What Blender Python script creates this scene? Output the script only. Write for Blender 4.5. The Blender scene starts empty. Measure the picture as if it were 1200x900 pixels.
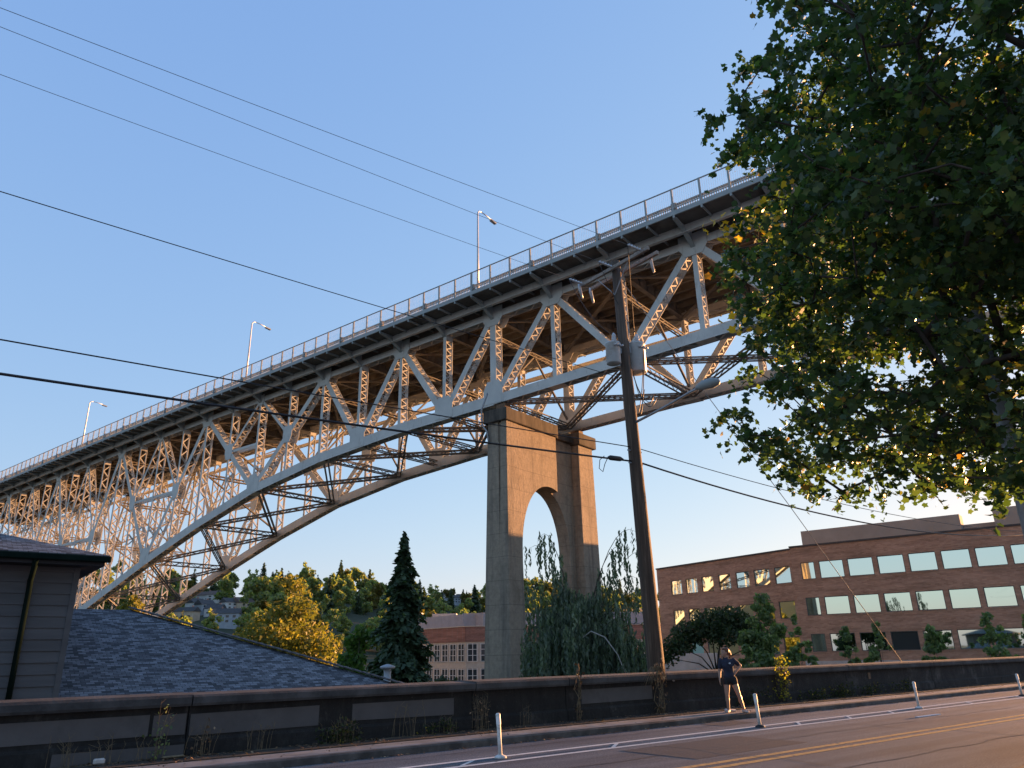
import bpy, bmesh, math, random
import numpy as np
from mathutils import Vector, Matrix, Quaternion
R = math.radians
rnd = random.Random(7)
nr = np.random.default_rng(11)
scn = bpy.context.scene
COL = scn.collection

# ------------------------------------------------------------------ frames of reference
# road frame: t along the road (away to the right), q across it (0 at the viewer); bridge frame: s along the bridge (away), e across it
TD = np.array([math.sin(R(52.5)), math.cos(R(52.5)), 0.]); QD = np.array([-TD[1], TD[0], 0.])
SD = np.array([math.sin(R(-52)), math.cos(R(-52)), 0.]); ED = np.array([-SD[0]*0+math.sin(R(38)), math.cos(R(38)), 0.])
def W(t, q, z=0.): return TD*t + QD*q + np.array([0, 0, z])
def B(s, e, z=0.):
    dz = -.011*max(0., s-100.)
    return SD*s + ED*e + np.array([0, 0, z+dz])
def polar(az, r, z=0.): return np.array([math.sin(R(az))*r, math.cos(R(az))*r, z])

# ------------------------------------------------------------------ materials
def nt(name):
    m = bpy.data.materials.new(name); m.use_nodes = True
    return m, m.node_tree, m.node_tree.nodes['Principled BSDF']
def coord(t, scale=(1, 1, 1), kind='Object', rot=(0, 0, 0)):
    c = t.nodes.new('ShaderNodeTexCoord'); mp = t.nodes.new('ShaderNodeMapping')
    mp.inputs['Scale'].default_value = scale; mp.inputs['Rotation'].default_value = rot
    t.links.new(c.outputs[kind], mp.inputs['Vector']); return mp.outputs['Vector']
def noise(t, vec, scale, detail=5, rough=.6):
    n = t.nodes.new('ShaderNodeTexNoise'); n.inputs['Scale'].default_value = scale
    n.inputs['Detail'].default_value = detail; n.inputs['Roughness'].default_value = rough
    t.links.new(vec, n.inputs['Vector']); return n.outputs['Fac']
def ramp(t, fac, stops):
    r = t.nodes.new('ShaderNodeValToRGB'); el = r.color_ramp.elements
    while len(el) < len(stops): el.new(.5)
    for i, (p, c) in enumerate(stops):
        el[i].position = p; el[i].color = (*c, 1) if len(c) == 3 else c
    t.links.new(fac, r.inputs['Fac']); return r.outputs['Color']
def mixc(t, fac, a, b, mode='MIX'):
    m = t.nodes.new('ShaderNodeMix'); m.data_type = 'RGBA'; m.blend_type = mode
    if isinstance(fac, float): m.inputs[0].default_value = fac
    else: t.links.new(fac, m.inputs[0])
    for i, x in ((6, a), (7, b)):
        if isinstance(x, tuple): m.inputs[i].default_value = (*x, 1)
        else: t.links.new(x, m.inputs[i])
    return m.outputs[2]
def bump(t, bs, h, strength, dist=.02):
    b = t.nodes.new('ShaderNodeBump'); b.inputs['Strength'].default_value = strength; b.inputs['Distance'].default_value = dist
    t.links.new(h, b.inputs['Height']); t.links.new(b.outputs['Normal'], bs.inputs['Normal'])
def surf(name, c1, c2, scale=2., rough=.7, stretch=(1, 1, 1), metal=0., bmp=0., bscale=30., pos=(.35, .65), c3=None, spec=.5):
    m, t, b = nt(name)
    v = coord(t, stretch); f = noise(t, v, scale)
    stops = [(pos[0], c1), (pos[1], c2)]
    col = ramp(t, f, stops)
    if c3:
        f2 = noise(t, coord(t, (stretch[0]*.37, stretch[1]*.37, stretch[2]*.37)), scale*1.7, 6, .7)
        mk = ramp(t, f2, [(.5, (0, 0, 0)), (.68, (1, 1, 1))])
        col = mixc(t, mk, col, c3)
    t.links.new(col, b.inputs['Base Color'])
    b.inputs['Roughness'].default_value = rough; b.inputs['Metallic'].default_value = metal
    b.inputs['Specular IOR Level'].default_value = spec
    if bmp: bump(t, b, noise(t, coord(t), bscale, 4), bmp)
    return m

M = {}
M['steel'] = surf('painted_steel', (.37, .37, .35), (.46, .455, .425), .45, .6, c3=(.27, .24, .205))
def m_steel():
    m, t, b = nt('painted_steel')
    f = noise(t, coord(t), .45, 5, .6); col = ramp(t, f, [(.35, (.46, .465, .45)), (.65, (.57, .57, .54))])
    g = noise(t, coord(t, (1, 1, .35)), 1.8, 8, .75)
    col = mixc(t, ramp(t, g, [(.55, (0, 0, 0)), (.72, (.75, .75, .75))]), col, (.27, .245, .215))
    r_ = noise(t, coord(t, (1, 1, .22)), 3.1, 8, .8)
    col = mixc(t, ramp(t, r_, [(.66, (0, 0, 0)), (.78, (.8, .8, .8))]), col, (.19, .10, .055))
    t.links.new(col, b.inputs['Base Color']); b.inputs['Roughness'].default_value = .6
    return m
M['steel'] = m_steel()
M['shaded_steel'] = surf('shaded_under_deck_steel', (.12, .115, .105), (.19, .18, .165), .7, .75, c3=(.085, .065, .05))  # darker copy of the bridge steel: under-deck shade put into its colour
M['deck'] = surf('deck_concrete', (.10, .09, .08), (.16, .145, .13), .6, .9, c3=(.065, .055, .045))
M['rail'] = surf('rail_steel', (.25, .28, .28), (.33, .36, .36), .8, .6)
M['pedestal'] = surf('rail_pedestal', (.30, .26, .21), (.42, .37, .30), 2., .85)
M['galv'] = surf('galvanised_steel', (.27, .285, .30), (.36, .375, .39), 6., .5, metal=.3)
M['lampmetal'] = surf('lamp_metal', (.50, .50, .50), (.60, .60, .60), 3., .45, metal=.3)
M['black'] = surf('black_rubber', (.012, .012, .013), (.03, .03, .03), 8., .6)
M['white_plastic'] = surf('white_plastic', (.60, .59, .56), (.78, .77, .74), 8., .5, c3=(.40, .38, .35))
M['reflector'] = surf('white_reflector', (.75, .75, .76), (.85, .85, .86), 20., .3)
M['wire'] = surf('cable_black', (.012, .012, .014), (.025, .025, .03), 3., .5)
M['wire2'] = surf('cable_bare', (.09, .10, .11), (.13, .14, .15), 3., .5)
M['strand'] = surf('guy_strand', (.28, .25, .22), (.36, .33, .30), 3., .5)
M['porcelain'] = surf('porcelain_grey', (.42, .43, .45), (.55, .56, .58), 5., .25)
M['tankpaint'] = surf('transformer_paint', (.46, .49, .50), (.54, .57, .58), 3., .35, c3=(.36, .34, .31))
M['rust'] = surf('rusty_iron', (.10, .055, .03), (.2, .12, .07), 8., .8)

def m_pier():
    m, t, b = nt('pier_concrete')
    v = coord(t); fine = noise(t, v, 3., 8, .7)
    base = ramp(t, fine, [(.3, (.21, .17, .125)), (.7, (.31, .255, .195))])
    st = noise(t, coord(t, (1.3, 1.3, .07)), 1.1, 6, .65)
    mk = ramp(t, st, [(.50, (0, 0, 0)), (.70, (.85, .85, .85))])
    col = mixc(t, mk, base, (.12, .105, .09))
    sep = t.nodes.new('ShaderNodeSeparateXYZ'); t.links.new(coord(t), sep.inputs[0])
    # board lines every .6 m
    mth = t.nodes.new('ShaderNodeMath'); mth.operation = 'PINGPONG'; mth.inputs[1].default_value = .3
    t.links.new(sep.outputs['Z'], mth.inputs[0])
    ln = ramp(t, mth.outputs[0], [(.0, (.90, .90, .90)), (.03, (1, 1, 1))])
    col = mixc(t, 1., col, ln, 'MULTIPLY')
    m2 = t.nodes.new('ShaderNodeMath'); m2.operation = 'PINGPONG'; m2.inputs[1].default_value = .95; t.links.new(sep.outputs['Z'], m2.inputs[0])
    col = mixc(t, 1., col, ramp(t, m2.outputs[0], [(.0, (.62, .62, .62)), (.04, (1, 1, 1))]), 'MULTIPLY')
    blot = noise(t, coord(t, (1, 1, .6)), .55, 7, .7)
    col = mixc(t, 1., col, ramp(t, blot, [(.33, (.74, .72, .70)), (.5, (1, 1, 1)), (.68, (1.18, 1.16, 1.13))]), 'MULTIPLY')
    t.links.new(col, b.inputs['Base Color']); b.inputs['Roughness'].default_value = .9
    bump(t, b, noise(t, coord(t, (2, 2, .5)), 5., 6, .7), .6, .08)
    return m
M['pier'] = m_pier()
M['piercap'] = surf('pier_cap_stained', (.03, .026, .022), (.11, .09, .07), 1.3, .92, stretch=(1, 1, .25), bmp=.4, bscale=8., c3=(.03, .026, .022))

def m_asphalt():
    m, t, b = nt('asphalt')
    v = coord(t)
    grain = noise(t, v, 42., 5, .85)
    patch = noise(t, coord(t, (.25, 1, 1), rot=(0, 0, 0)), .6, 4, .6)
    c = ramp(t, grain, [(.34, (.048, .056, .064)), (.5, (.115, .130, .144)), (.66, (.33, .35, .37))])
    c2 = ramp(t, patch, [(.32, (.66, .67, .70)), (.5, (.95, .95, .95)), (.68, (1.22, 1.2, 1.17))])
    c = mixc(t, 1., c, c2, 'MULTIPLY')
    trk = noise(t, coord(t, (.03, 1.1, 1)), 1.1, 4, .6); c = mixc(t, 1., c, ramp(t, trk, [(.36, (.72, .72, .73)), (.6, (1.12, 1.12, 1.12))]), 'MULTIPLY')
    oil = noise(t, coord(t, (.5, 1, 1)), 1.9, 7, .75); c = mixc(t, ramp(t, oil, [(.64, (0, 0, 0)), (.74, (.75, .75, .75))]), c, (.035, .035, .037))
    t.links.new(c, b.inputs['Base Color']); b.inputs['Roughness'].default_value = .9; b.inputs['Specular IOR Level'].default_value = .12
    bump(t, b, grain, .22, .010)
    return m
M['asphalt'] = m_asphalt()
def m_paint(name, c1, c2, worn):
    m, t, b = nt(name)
    v = coord(t); f = noise(t, v, 9., 8, .75); g = noise(t, v, 70., 3, .8)
    c = ramp(t, f, [(.3, c1), (.7, c2)])
    mk = ramp(t, f, [(worn-.08, (0, 0, 0)), (worn, (1, 1, 1))])
    gc = ramp(t, g, [(.3, (.03, .03, .03)), (.7, (.12, .115, .11))])
    c = mixc(t, mk, gc, c)
    t.links.new(c, b.inputs['Base Color']); b.inputs['Roughness'].default_value = .7
    bump(t, b, g, .4, .008)
    return m
M['wpaint'] = m_paint('lane_paint_white', (.60, .57, .53), (.74, .71, .66), .42)
M['patchasph'] = surf('patched_asphalt', (.05, .055, .062), (.10, .108, .118), 30., .92, spec=.12, bmp=.2, bscale=60.)
M['tar'] = surf('tar_seam', (.018, .018, .019), (.034, .033, .033), 6., .6)
M['ypaint'] = m_paint('lane_paint_yellow', (.52, .27, .07), (.64, .36, .11), .47)
M['walk'] = surf('sidewalk_concrete', (.20, .185, .17), (.31, .285, .26), 1.2, .9, bmp=.3, bscale=40., c3=(.09, .08, .075))
M['kerb'] = surf('kerb_concrete', (.05, .045, .042), (.13, .118, .108), 2.5, .9, bmp=.3, bscale=30., c3=(.05, .045, .04))
M['soil'] = surf('verge_soil', (.022, .018, .014), (.07, .056, .043), 6., .95, bmp=.8, bscale=25.)
M['bounce'] = surf('pale_bounce_sheet', (.34, .33, .31), (.44, .42, .40), .3, .9)  # pale so that the added sheet behind the viewer reflects skylight
M['land'] = surf('land_cover', (.035, .045, .018), (.085, .08, .04), .15, .95, c3=(.10, .085, .06))
M['hill'] = surf('hill_cover', (.028, .038, .016), (.06, .06, .028), .03, .95)
def m_wall():
    m, t, b = nt('dirty_concrete')
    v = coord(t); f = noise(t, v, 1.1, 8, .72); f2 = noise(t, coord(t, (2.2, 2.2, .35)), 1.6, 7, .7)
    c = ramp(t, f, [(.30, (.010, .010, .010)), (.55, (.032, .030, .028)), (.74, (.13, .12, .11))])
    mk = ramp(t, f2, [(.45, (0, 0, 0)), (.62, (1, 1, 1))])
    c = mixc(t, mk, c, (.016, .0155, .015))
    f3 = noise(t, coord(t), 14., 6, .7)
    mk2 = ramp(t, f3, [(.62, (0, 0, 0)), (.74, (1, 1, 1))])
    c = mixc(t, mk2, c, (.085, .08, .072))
    t.links.new(c, b.inputs['Base Color']); b.inputs['Roughness'].default_value = .92
    bump(t, b, noise(t, v, 11., 9, .8), 1., .05)
    return m
M['wall'] = m_wall()
M['wallcap'] = surf('wall_cap_concrete', (.035, .034, .034), (.085, .082, .08), 1.6, .9, stretch=(1, 1, 1), bmp=.5, bscale=18., c3=(.03, .028, .027))
M['patch'] = surf('grey_cover_paint', (.088, .082, .080), (.108, .10, .098), 1.5, .85, bmp=.3, bscale=18., c3=(.075, .07, .068))
def m_roof():
    m, t, b = nt('asphalt_shingles')
    v = coord(t)
    br = t.nodes.new('ShaderNodeTexBrick'); br.offset = .5; br.offset_frequency = 2
    br.inputs['Scale'].default_value = 1.; br.inputs['Mortar Size'].default_value = .006; br.inputs['Mortar Smooth'].default_value = .3
    br.inputs['Brick Width'].default_value = .15; br.inputs['Row Height'].default_value = .082; br.inputs['Bias'].default_value = -.1
    br.inputs['Color1'].default_value = (.040, .043, .049, 1); br.inputs['Color2'].default_value = (.215, .225, .245, 1); br.inputs['Mortar'].default_value = (.014, .017, .022, 1)
    wn = t.nodes.new('ShaderNodeTexNoise'); wn.inputs['Scale'].default_value = 1.6; wn.inputs['Detail'].default_value = 2
    mxv = t.nodes.new('ShaderNodeMix'); mxv.data_type = 'VECTOR'; mxv.inputs[0].default_value = .04
    t.links.new(v, wn.inputs['Vector']); t.links.new(v, mxv.inputs[4]); t.links.new(wn.outputs['Color'], mxv.inputs[5])
    t.links.new(mxv.outputs[1], br.inputs['Vector'])
    f = noise(t, coord(t, (1, 3, 1)), 2.4, 6, .7)
    c = mixc(t, 1., br.outputs['Color'], ramp(t, f, [(.3, (.62, .62, .64)), (.7, (1.35, 1.35, 1.35))]), 'MULTIPLY')
    g = noise(t, coord(t), 60., 3, .8)
    c = mixc(t, 1., c, ramp(t, g, [(.3, (.75, .75, .75)), (.7, (1.25, 1.25, 1.25))]), 'MULTIPLY')
    t.links.new(c, b.inputs['Base Color']); b.inputs['Roughness'].default_value = .9
    bump(t, b, br.outputs['Color'], .6, .03)
    return m
M['shingle'] = m_roof()
M['siding'] = surf('dark_siding', (.070, .070, .073), (.095, .095, .098), 1.5, .75, stretch=(.4, .4, 3))
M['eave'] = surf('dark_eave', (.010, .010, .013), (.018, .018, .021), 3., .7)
M['gutter'] = surf('dark_green_pipe', (.004, .010, .008), (.008, .016, .014), 3., .95, spec=.05)
def m_brick(name, c1, c2, mort, sc=1.):
    m, t, b = nt(name)
    c = t.nodes.new('ShaderNodeTexCoord'); sep = t.nodes.new('ShaderNodeSeparateXYZ'); cmb = t.nodes.new('ShaderNodeCombineXYZ')
    t.links.new(c.outputs['Object'], sep.inputs[0])
    add = t.nodes.new('ShaderNodeMath'); t.links.new(sep.outputs['X'], add.inputs[0]); t.links.new(sep.outputs['Y'], add.inputs[1])
    t.links.new(add.outputs[0], cmb.inputs['X']); t.links.new(sep.outputs['Z'], cmb.inputs['Y'])
    br = t.nodes.new('ShaderNodeTexBrick'); br.inputs['Scale'].default_value = sc; br.inputs['Brick Width'].default_value = .4; br.inputs['Row Height'].default_value = .13
    br.inputs['Mortar Size'].default_value = .012; br.inputs['Color1'].default_value = (*c1, 1); br.inputs['Color2'].default_value = (*c2, 1); br.inputs['Mortar'].default_value = (*mort, 1)
    t.links.new(cmb.outputs[0], br.inputs['Vector'])
    f = noise(t, coord(t, (.18, .18, 1.7)), 1.2, 6, .7)
    k = mixc(t, 1., br.outputs['Color'], ramp(t, f, [(.3, (.66, .64, .62)), (.7, (1.28, 1.28, 1.3))]), 'MULTIPLY')
    f2 = noise(t, coord(t), .25, 4, .6)
    k = mixc(t, 1., k, ramp(t, f2, [(.3, (.88, .88, .88)), (.7, (1.1, 1.1, 1.1))]), 'MULTIPLY')
    t.links.new(k, b.inputs['Base Color']); b.inputs['Roughness'].default_value = .9
    return m
M['brick'] = m_brick('red_brown_brick', (.30, .18, .125), (.41, .26, .19), (.30, .23, .18))
M['brick2'] = m_brick('pale_red_brick', (.22, .095, .065), (.30, .14, .10), (.25, .18, .15))
M['stucco'] = surf('grey_stucco', (.29, .255, .22), (.34, .30, .26), .5, .9)
M['pale_conc'] = surf('pale_concrete', (.36, .35, .35), (.46, .45, .45), .7, .9, c3=(.30, .29, .29))
M['cream'] = surf('cream_trim', (.42, .36, .29), (.50, .44, .36), 1.5, .8)
M['greyclad'] = surf('grey_cladding', (.27, .25, .25), (.32, .30, .30), 1., .7)
M['wframe'] = surf('window_frame', (.055, .06, .062), (.08, .085, .088), 4., .5)
M['whiteframe'] = surf('white_window_frame', (.55, .54, .52), (.66, .65, .62), 4., .5)
def m_glass(name, col, rough=.02, metal=1.):
    m, t, b = nt(name); b.inputs['Base Color'].default_value = (*col, 1); b.inputs['Metallic'].default_value = metal
    b.inputs['Roughness'].default_value = rough
    bump(t, b, noise(t, coord(t, (1, 1, 1)), .35, 2, .4), .03, .05)
    return m
M['mirror'] = m_glass('reflective_glass', (.60, .72, .70))
M['mirror2'] = m_glass('reflective_glass_green', (.60, .76, .68))
M['darkglass'] = m_glass('dark_glass', (.035, .045, .05), .04, 0.)
M['teal'] = m_glass('teal_blind_window', (.20, .42, .42), .5, 0.)
M['bark'] = surf('bark', (.022, .017, .013), (.07, .054, .042), 6., .95, stretch=(1, 1, .3), bmp=.7, bscale=18.)
M['palebark'] = surf('pale_bark', (.26, .24, .21), (.40, .37, .33), 8., .9)
def m_pole():
    m, t, b = nt('weathered_pole_wood')
    f = noise(t, coord(t, (14, 14, .6)), 1., 7, .7)
    c = ramp(t, f, [(.3, (.035, .023, .016)), (.55, (.09, .058, .038)), (.75, (.20, .14, .10))])
    t.links.new(c, b.inputs['Base Color']); b.inputs['Roughness'].default_value = .85
    bump(t, b, f, .7, .03); return m
M['polewood'] = m_pole()
M['armwood'] = surf('crossarm_wood', (.20, .16, .13), (.36, .30, .25), 3., .85, stretch=(4, 4, 4), bmp=.3, bscale=20.)

def m_leaf(name, stops, trans=.45, rough=.55, gscale=.5, clump=None, tmul=(1.7, 2.2, .8)):
    """leaf: colour varies leaf by leaf (random per island) and by clump; partly translucent"""
    m, t, b = nt(name)
    g = t.nodes.new('ShaderNodeNewGeometry')
    c = ramp(t, g.outputs['Random Per Island'], stops)
    if clump:
        f = noise(t, coord(t), gscale, 3, .5)
        c = mixc(t, ramp(t, f, [(.48, (0, 0, 0)), (.66, (1, 1, 1))]), c, clump)
    t.links.new(c, b.inputs['Base Color']); b.inputs['Roughness'].default_value = rough
    b.inputs['Specular IOR Level'].default_value = .35
    tr = t.nodes.new('ShaderNodeBsdfTranslucent')
    bright = t.nodes.new('ShaderNodeMix'); bright.data_type = 'RGBA'; bright.blend_type = 'MULTIPLY'; bright.inputs[0].default_value = 1.
    t.links.new(c, bright.inputs[6]); bright.inputs[7].default_value = (*tmul, 1)
    t.links.new(bright.outputs[2], tr.inputs['Color'])
    mx = t.nodes.new('ShaderNodeMixShader'); mx.inputs[0].default_value = trans
    out = t.nodes['Material Output']
    t.links.new(b.outputs[0], mx.inputs[1]); t.links.new(tr.outputs[0], mx.inputs[2]); t.links.new(mx.outputs[0], out.inputs['Surface'])
    return m
G1 = [(.0, (.032, .056, .028)), (.6, (.056, .092, .040)), (.90, (.095, .13, .048)), (.97, (.13, .13, .03)), (.99, (.30, .22, .035)), (1., (.28, .13, .03))]
M['leaf_near'] = m_leaf('maple_leaves', G1, .38, .40)
M['leaf_yellow'] = m_leaf('yellow_maple_leaves', [(0, (.58, .36, .03)), (1, (.70, .50, .05))], .5, tmul=(1.6, 1.4, .6))
M['leaf_willow'] = m_leaf('willow_leaves', [(0, (.065, .088, .060)), (.6, (.115, .145, .10)), (1, (.20, .23, .155))], .3, clump=(.085, .11, .075), gscale=.8)
M['leaf_fir'] = m_leaf('cedar_foliage', [(0, (.028, .048, .026)), (.6, (.05, .08, .042)), (1, (.085, .12, .06))], .2)
M['leaf_gold'] = m_leaf('golden_green_leaves', [(0, (.11, .125, .03)), (.5, (.18, .18, .04)), (1, (.29, .25, .055))], .35, clump=(.12, .14, .035), tmul=(1.7, 1.8, .8))
M['leaf_green'] = m_leaf('bright_green_leaves', [(0, (.045, .09, .022)), (1, (.11, .17, .035))], .35)
M['leaf_dark'] = m_leaf('dark_green_leaves', [(0, (.024, .040, .020)), (.7, (.045, .068, .03)), (1, (.075, .095, .04))], .25)
M['leaf_mid'] = m_leaf('mid_green_leaves', [(0, (.085, .12, .055)), (.7, (.15, .195, .085)), (1, (.25, .28, .12))], .35)
M['leaf_far'] = m_leaf('far_broadleaf', [(0, (.12, .15, .07)), (.6, (.21, .225, .09)), (1, (.34, .29, .10))], .4)
M['leaf_far2'] = m_leaf('far_conifer', [(0, (.05, .07, .038)), (1, (.10, .12, .055))], .25)
M['leaf_far3'] = m_leaf('far_golden', [(0, (.10, .09, .022)), (1, (.20, .15, .035))], .3)
M['dry'] = surf('dry_stalks', (.10, .075, .045), (.22, .17, .10), 9., .9)
M['vine'] = m_leaf('yellowing_vine_leaves', [(0, (.06, .08, .02)), (.5, (.22, .19, .03)), (1, (.42, .32, .05))], .4)
M['ivy'] = m_leaf('ivy_leaves', [(0, (.022, .035, .014)), (.7, (.05, .06, .02)), (.93, (.10, .085, .025)), (1, (.38, .29, .05))], .3)
M['litter'] = m_leaf('fallen_leaf_litter', [(0, (.05, .032, .02)), (.6, (.13, .08, .045)), (.85, (.24, .15, .08)), (1, (.42, .28, .16))], .05)
M['skin'] = surf('skin', (.34, .19, .135), (.40, .235, .17), 5., .5)
M['navy'] = surf('navy_cloth', (.012, .016, .035), (.02, .024, .048), 12., .85)
M['short'] = surf('black_shorts', (.007, .008, .012), (.012, .013, .018), 12., .8)
M['hair'] = surf('auburn_hair', (.07, .025, .012), (.14, .055, .022), 14., .45, stretch=(1, 1, .3))
M['shoe'] = surf('pale_shoes', (.34, .32, .30), (.46, .43, .40), 10., .6)
M['logo'] = surf('shirt_print', (.55, .58, .60), (.68, .70, .72), 10., .8)
M['bag'] = surf('pale_paper', (.42, .40, .38), (.55, .53, .50), 6., .8)
M['eye'] = surf('dark_iris', (.01, .008, .007), (.02, .015, .012), 5., .2)
M['lip'] = surf('lip', (.28, .10, .09), (.32, .12, .10), 5., .5)
M['bluewhite'] = surf('scuffed_blue_white', (.35, .42, .52), (.66, .68, .72), 12., .5)
for i, (a, bb) in enumerate([((.55, .53, .50), (.66, .64, .60)), ((.30, .33, .36), (.38, .41, .44)), ((.46, .36, .25), (.55, .45, .33)), ((.40, .20, .15), (.46, .25, .19))]):
    M['house%d' % i] = surf('house_paint_' + ['white', 'blue', 'tan', 'brick'][i], a, bb, .6, .85)
M['roofdark'] = surf('dark_house_roof', (.05, .048, .05), (.085, .08, .08), .8, .9)
M['roofbrown'] = surf('brown_house_roof', (.11, .075, .06), (.15, .105, .085), .8, .9)

# ------------------------------------------------------------------ mesh helpers
class MB:
    def __init__(s): s.v = []; s.f = []
    def add(s, verts, faces):
        o = len(s.v); s.v += [tuple(map(float, p)) for p in verts]; s.f += [tuple(i+o for i in f) for f in faces]; return s
    def hexa(s, p):   # 8 points: bottom 4 (ccw), top 4
        return s.add(p, [(3, 2, 1, 0), (4, 5, 6, 7), (0, 1, 5, 4), (1, 2, 6, 5), (2, 3, 7, 6), (3, 0, 4, 7)])
    def box(s, o, a, b, c):  # origin corner + three edge vectors
        o, a, b, c = map(np.asarray, (o, a, b, c))
        return s.hexa([o, o+a, o+a+b, o+b, o+c, o+a+c, o+a+b+c, o+b+c])
    def bar(s, p0, p1, w, h, side):
        """rectangular bar from p0 to p1; w is its size along side, h across"""
        p0, p1 = np.asarray(p0, float), np.asarray(p1, float); d = p1-p0; L = np.linalg.norm(d)
        if L < 1e-6: return s
        d /= L; sd = np.asarray(side, float); sd = sd-d*(sd@d); n = np.linalg.norm(sd)
        if n < 1e-6: sd = np.cross(d, [.3, .2, 1]); n = np.linalg.norm(sd)
        sd /= n; up = np.cross(d, sd)
        a, b = sd*w/2, up*h/2
        q = [p0-a-b, p0+a-b, p0+a+b, p0-a+b, p1-a-b, p1+a-b, p1+a+b, p1-a+b]
        return s.hexa(q)
    def tube(s, pts, r, n=8, cap=True):
        pts = [np.asarray(p, float) for p in pts]; k = len(pts)
        rr = r if hasattr(r, '__len__') else [r]*k
        vs = []; ref = None
        for i in range(k):
            d = pts[min(i+1, k-1)]-pts[max(i-1, 0)]; d = d/(np.linalg.norm(d)+1e-9)
            if ref is None: ref = np.cross(d, [0, 0, 1.]) if abs(d[2]) < .9 else np.cross(d, [1., 0, 0])
            a = ref-d*(ref@d); a /= np.linalg.norm(a)+1e-9; b = np.cross(d, a); ref = a
            for j in range(n):
                th = 2*math.pi*j/n; vs.append(pts[i]+(a*math.cos(th)+b*math.sin(th))*rr[i])
        fs = [(i*n+j, i*n+(j+1) % n, (i+1)*n+(j+1) % n, (i+1)*n+j) for i in range(k-1) for j in range(n)]
        if cap: fs += [tuple(range(n-1, -1, -1)), tuple((k-1)*n+j for j in range(n))]
        return s.add(vs, fs)
    def prism(s, poly, vec):
        poly = [np.asarray(p, float) for p in poly]; vec = np.asarray(vec, float); n = len(poly)
        return s.add(poly+[p+vec for p in poly], [tuple(range(n-1, -1, -1)), tuple(range(n, 2*n))]+[(i, (i+1) % n, n+(i+1) % n, n+i) for i in range(n)])
    def build(s, name, mat, parent=None, smooth=False, bevel=0.):
        me = bpy.data.meshes.new(name)
        off = np.array(wloc(parent)) if parent else np.zeros(3)
        v = np.array(s.v)-off
        me.from_pydata([tuple(p) for p in v], [], s.f); me.update()
        bm = bmesh.new(); bm.from_mesh(me); bmesh.ops.recalc_face_normals(bm, faces=bm.faces)
        if bevel: bmesh.ops.bevel(bm, geom=list(bm.edges), offset=bevel, segments=1, affect='EDGES', clamp_overlap=True)
        bm.to_mesh(me); bm.free()
        return link(name, me, mat, parent, smooth)
LOC = {}
def wloc(o):
    return LOC.get(o.name, (0, 0, 0))
def link(name, me, mat, parent=None, smooth=False):
    me.materials.append(mat)
    if smooth: me.polygons.foreach_set('use_smooth', [True]*len(me.polygons))
    o = bpy.data.objects.new(name, me); COL.objects.link(o)
    if parent: o.parent = parent; LOC[o.name] = wloc(parent)
    return o
def tag(o, label=None, cat=None, group=None, kind=None):
    for k, v in (('label', label), ('category', cat), ('group', group), ('kind', kind)):
        if v: o[k] = v
    return o
def empty(name, loc, label, cat, group=None):
    o = bpy.data.objects.new(name, None); COL.objects.link(o); o.location = [float(x) for x in loc]; o.empty_display_size = .3
    LOC[o.name] = tuple(float(x) for x in loc)
    return tag(o, label, cat, group)
def kids(o): return list(o.children)
def dup(root, loc, label=None, rz=0., scale=None):
    def rec(o, par):
        c = o.copy(); COL.objects.link(c); c.parent = par
        for ch in kids(o): rec(ch, c)
        return c
    c = rec(root, None); c.location = [float(x) for x in loc]; c.rotation_euler.z = rz
    if scale: c.scale = scale
    if label: c['label'] = label
    return c
def struct(o): o['kind'] = 'structure'; return o
def fastmesh(name, V, F, mat, parent=None, smooth=False):
    """V (n,3) array, F (m,k) array of faces with k corners each"""
    me = bpy.data.meshes.new(name); V = np.asarray(V, np.float32)
    if parent: V = V-np.array(wloc(parent), np.float32)
    F = np.asarray(F, np.int32); m, k = F.shape
    me.vertices.add(len(V)); me.vertices.foreach_set('co', V.ravel())
    me.loops.add(m*k); me.loops.foreach_set('vertex_index', F.ravel())
    me.polygons.add(m); me.polygons.foreach_set('loop_start', np.arange(0, m*k, k, dtype=np.int32))
    me.update(calc_edges=True); me.validate()
    return link(name, me, mat, parent, smooth)
def rand_rot(n, tilt=None):
    """n random orthonormal frames (a, b, normal)"""
    nm = nr.normal(size=(n, 3))
    if tilt is not None: nm[:, 2] = np.abs(nm[:, 2])+tilt
    nm /= np.linalg.norm(nm, axis=1)[:, None]
    r = nr.normal(size=(n, 3)); a = np.cross(nm, r); a /= np.linalg.norm(a, axis=1)[:, None]
    return a, np.cross(nm, a), nm
LEAF7 = np.array([(0, -.5), (.22, -.18), (.5, -.12), (.3, .12), (.30, .38), (0, .5), (-.30, .38), (-.3, .12), (-.5, -.12), (-.22, -.18)])
QUAD = np.array([(-.5, -.5), (.5, -.5), (.5, .5), (-.5, .5)])
OVAL = np.array([(0, -.5), (.28, -.12), (.22, .22), (0, .5), (-.22, .22), (-.28, -.12)])
SPRAY = np.array([(0, -.5), (.30, -.30), (.16, -.05), (.34, .1), (.08, .5), (-.22, .28), (-.14, .0), (-.32, -.16)])
def leaves(name, P, size, mat, parent=None, shape=OVAL, tilt=None, frames=None, bend=.12):
    n = len(P); a, b, nm = frames if frames is not None else rand_rot(n, tilt)
    k = len(shape); sz = np.asarray(size).reshape(-1, 1, 1) if hasattr(size, '__len__') else size
    V = P[:, None, :]+(a[:, None, :]*shape[None, :, 0, None]+b[:, None, :]*shape[None, :, 1, None]+nm[:, None, :]*(np.abs(shape[None, :, 0, None])*bend*2))*sz
    F = np.arange(n*k).reshape(n, k)
    return fastmesh(name, V.reshape(-1, 3), F, mat, parent)

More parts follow.
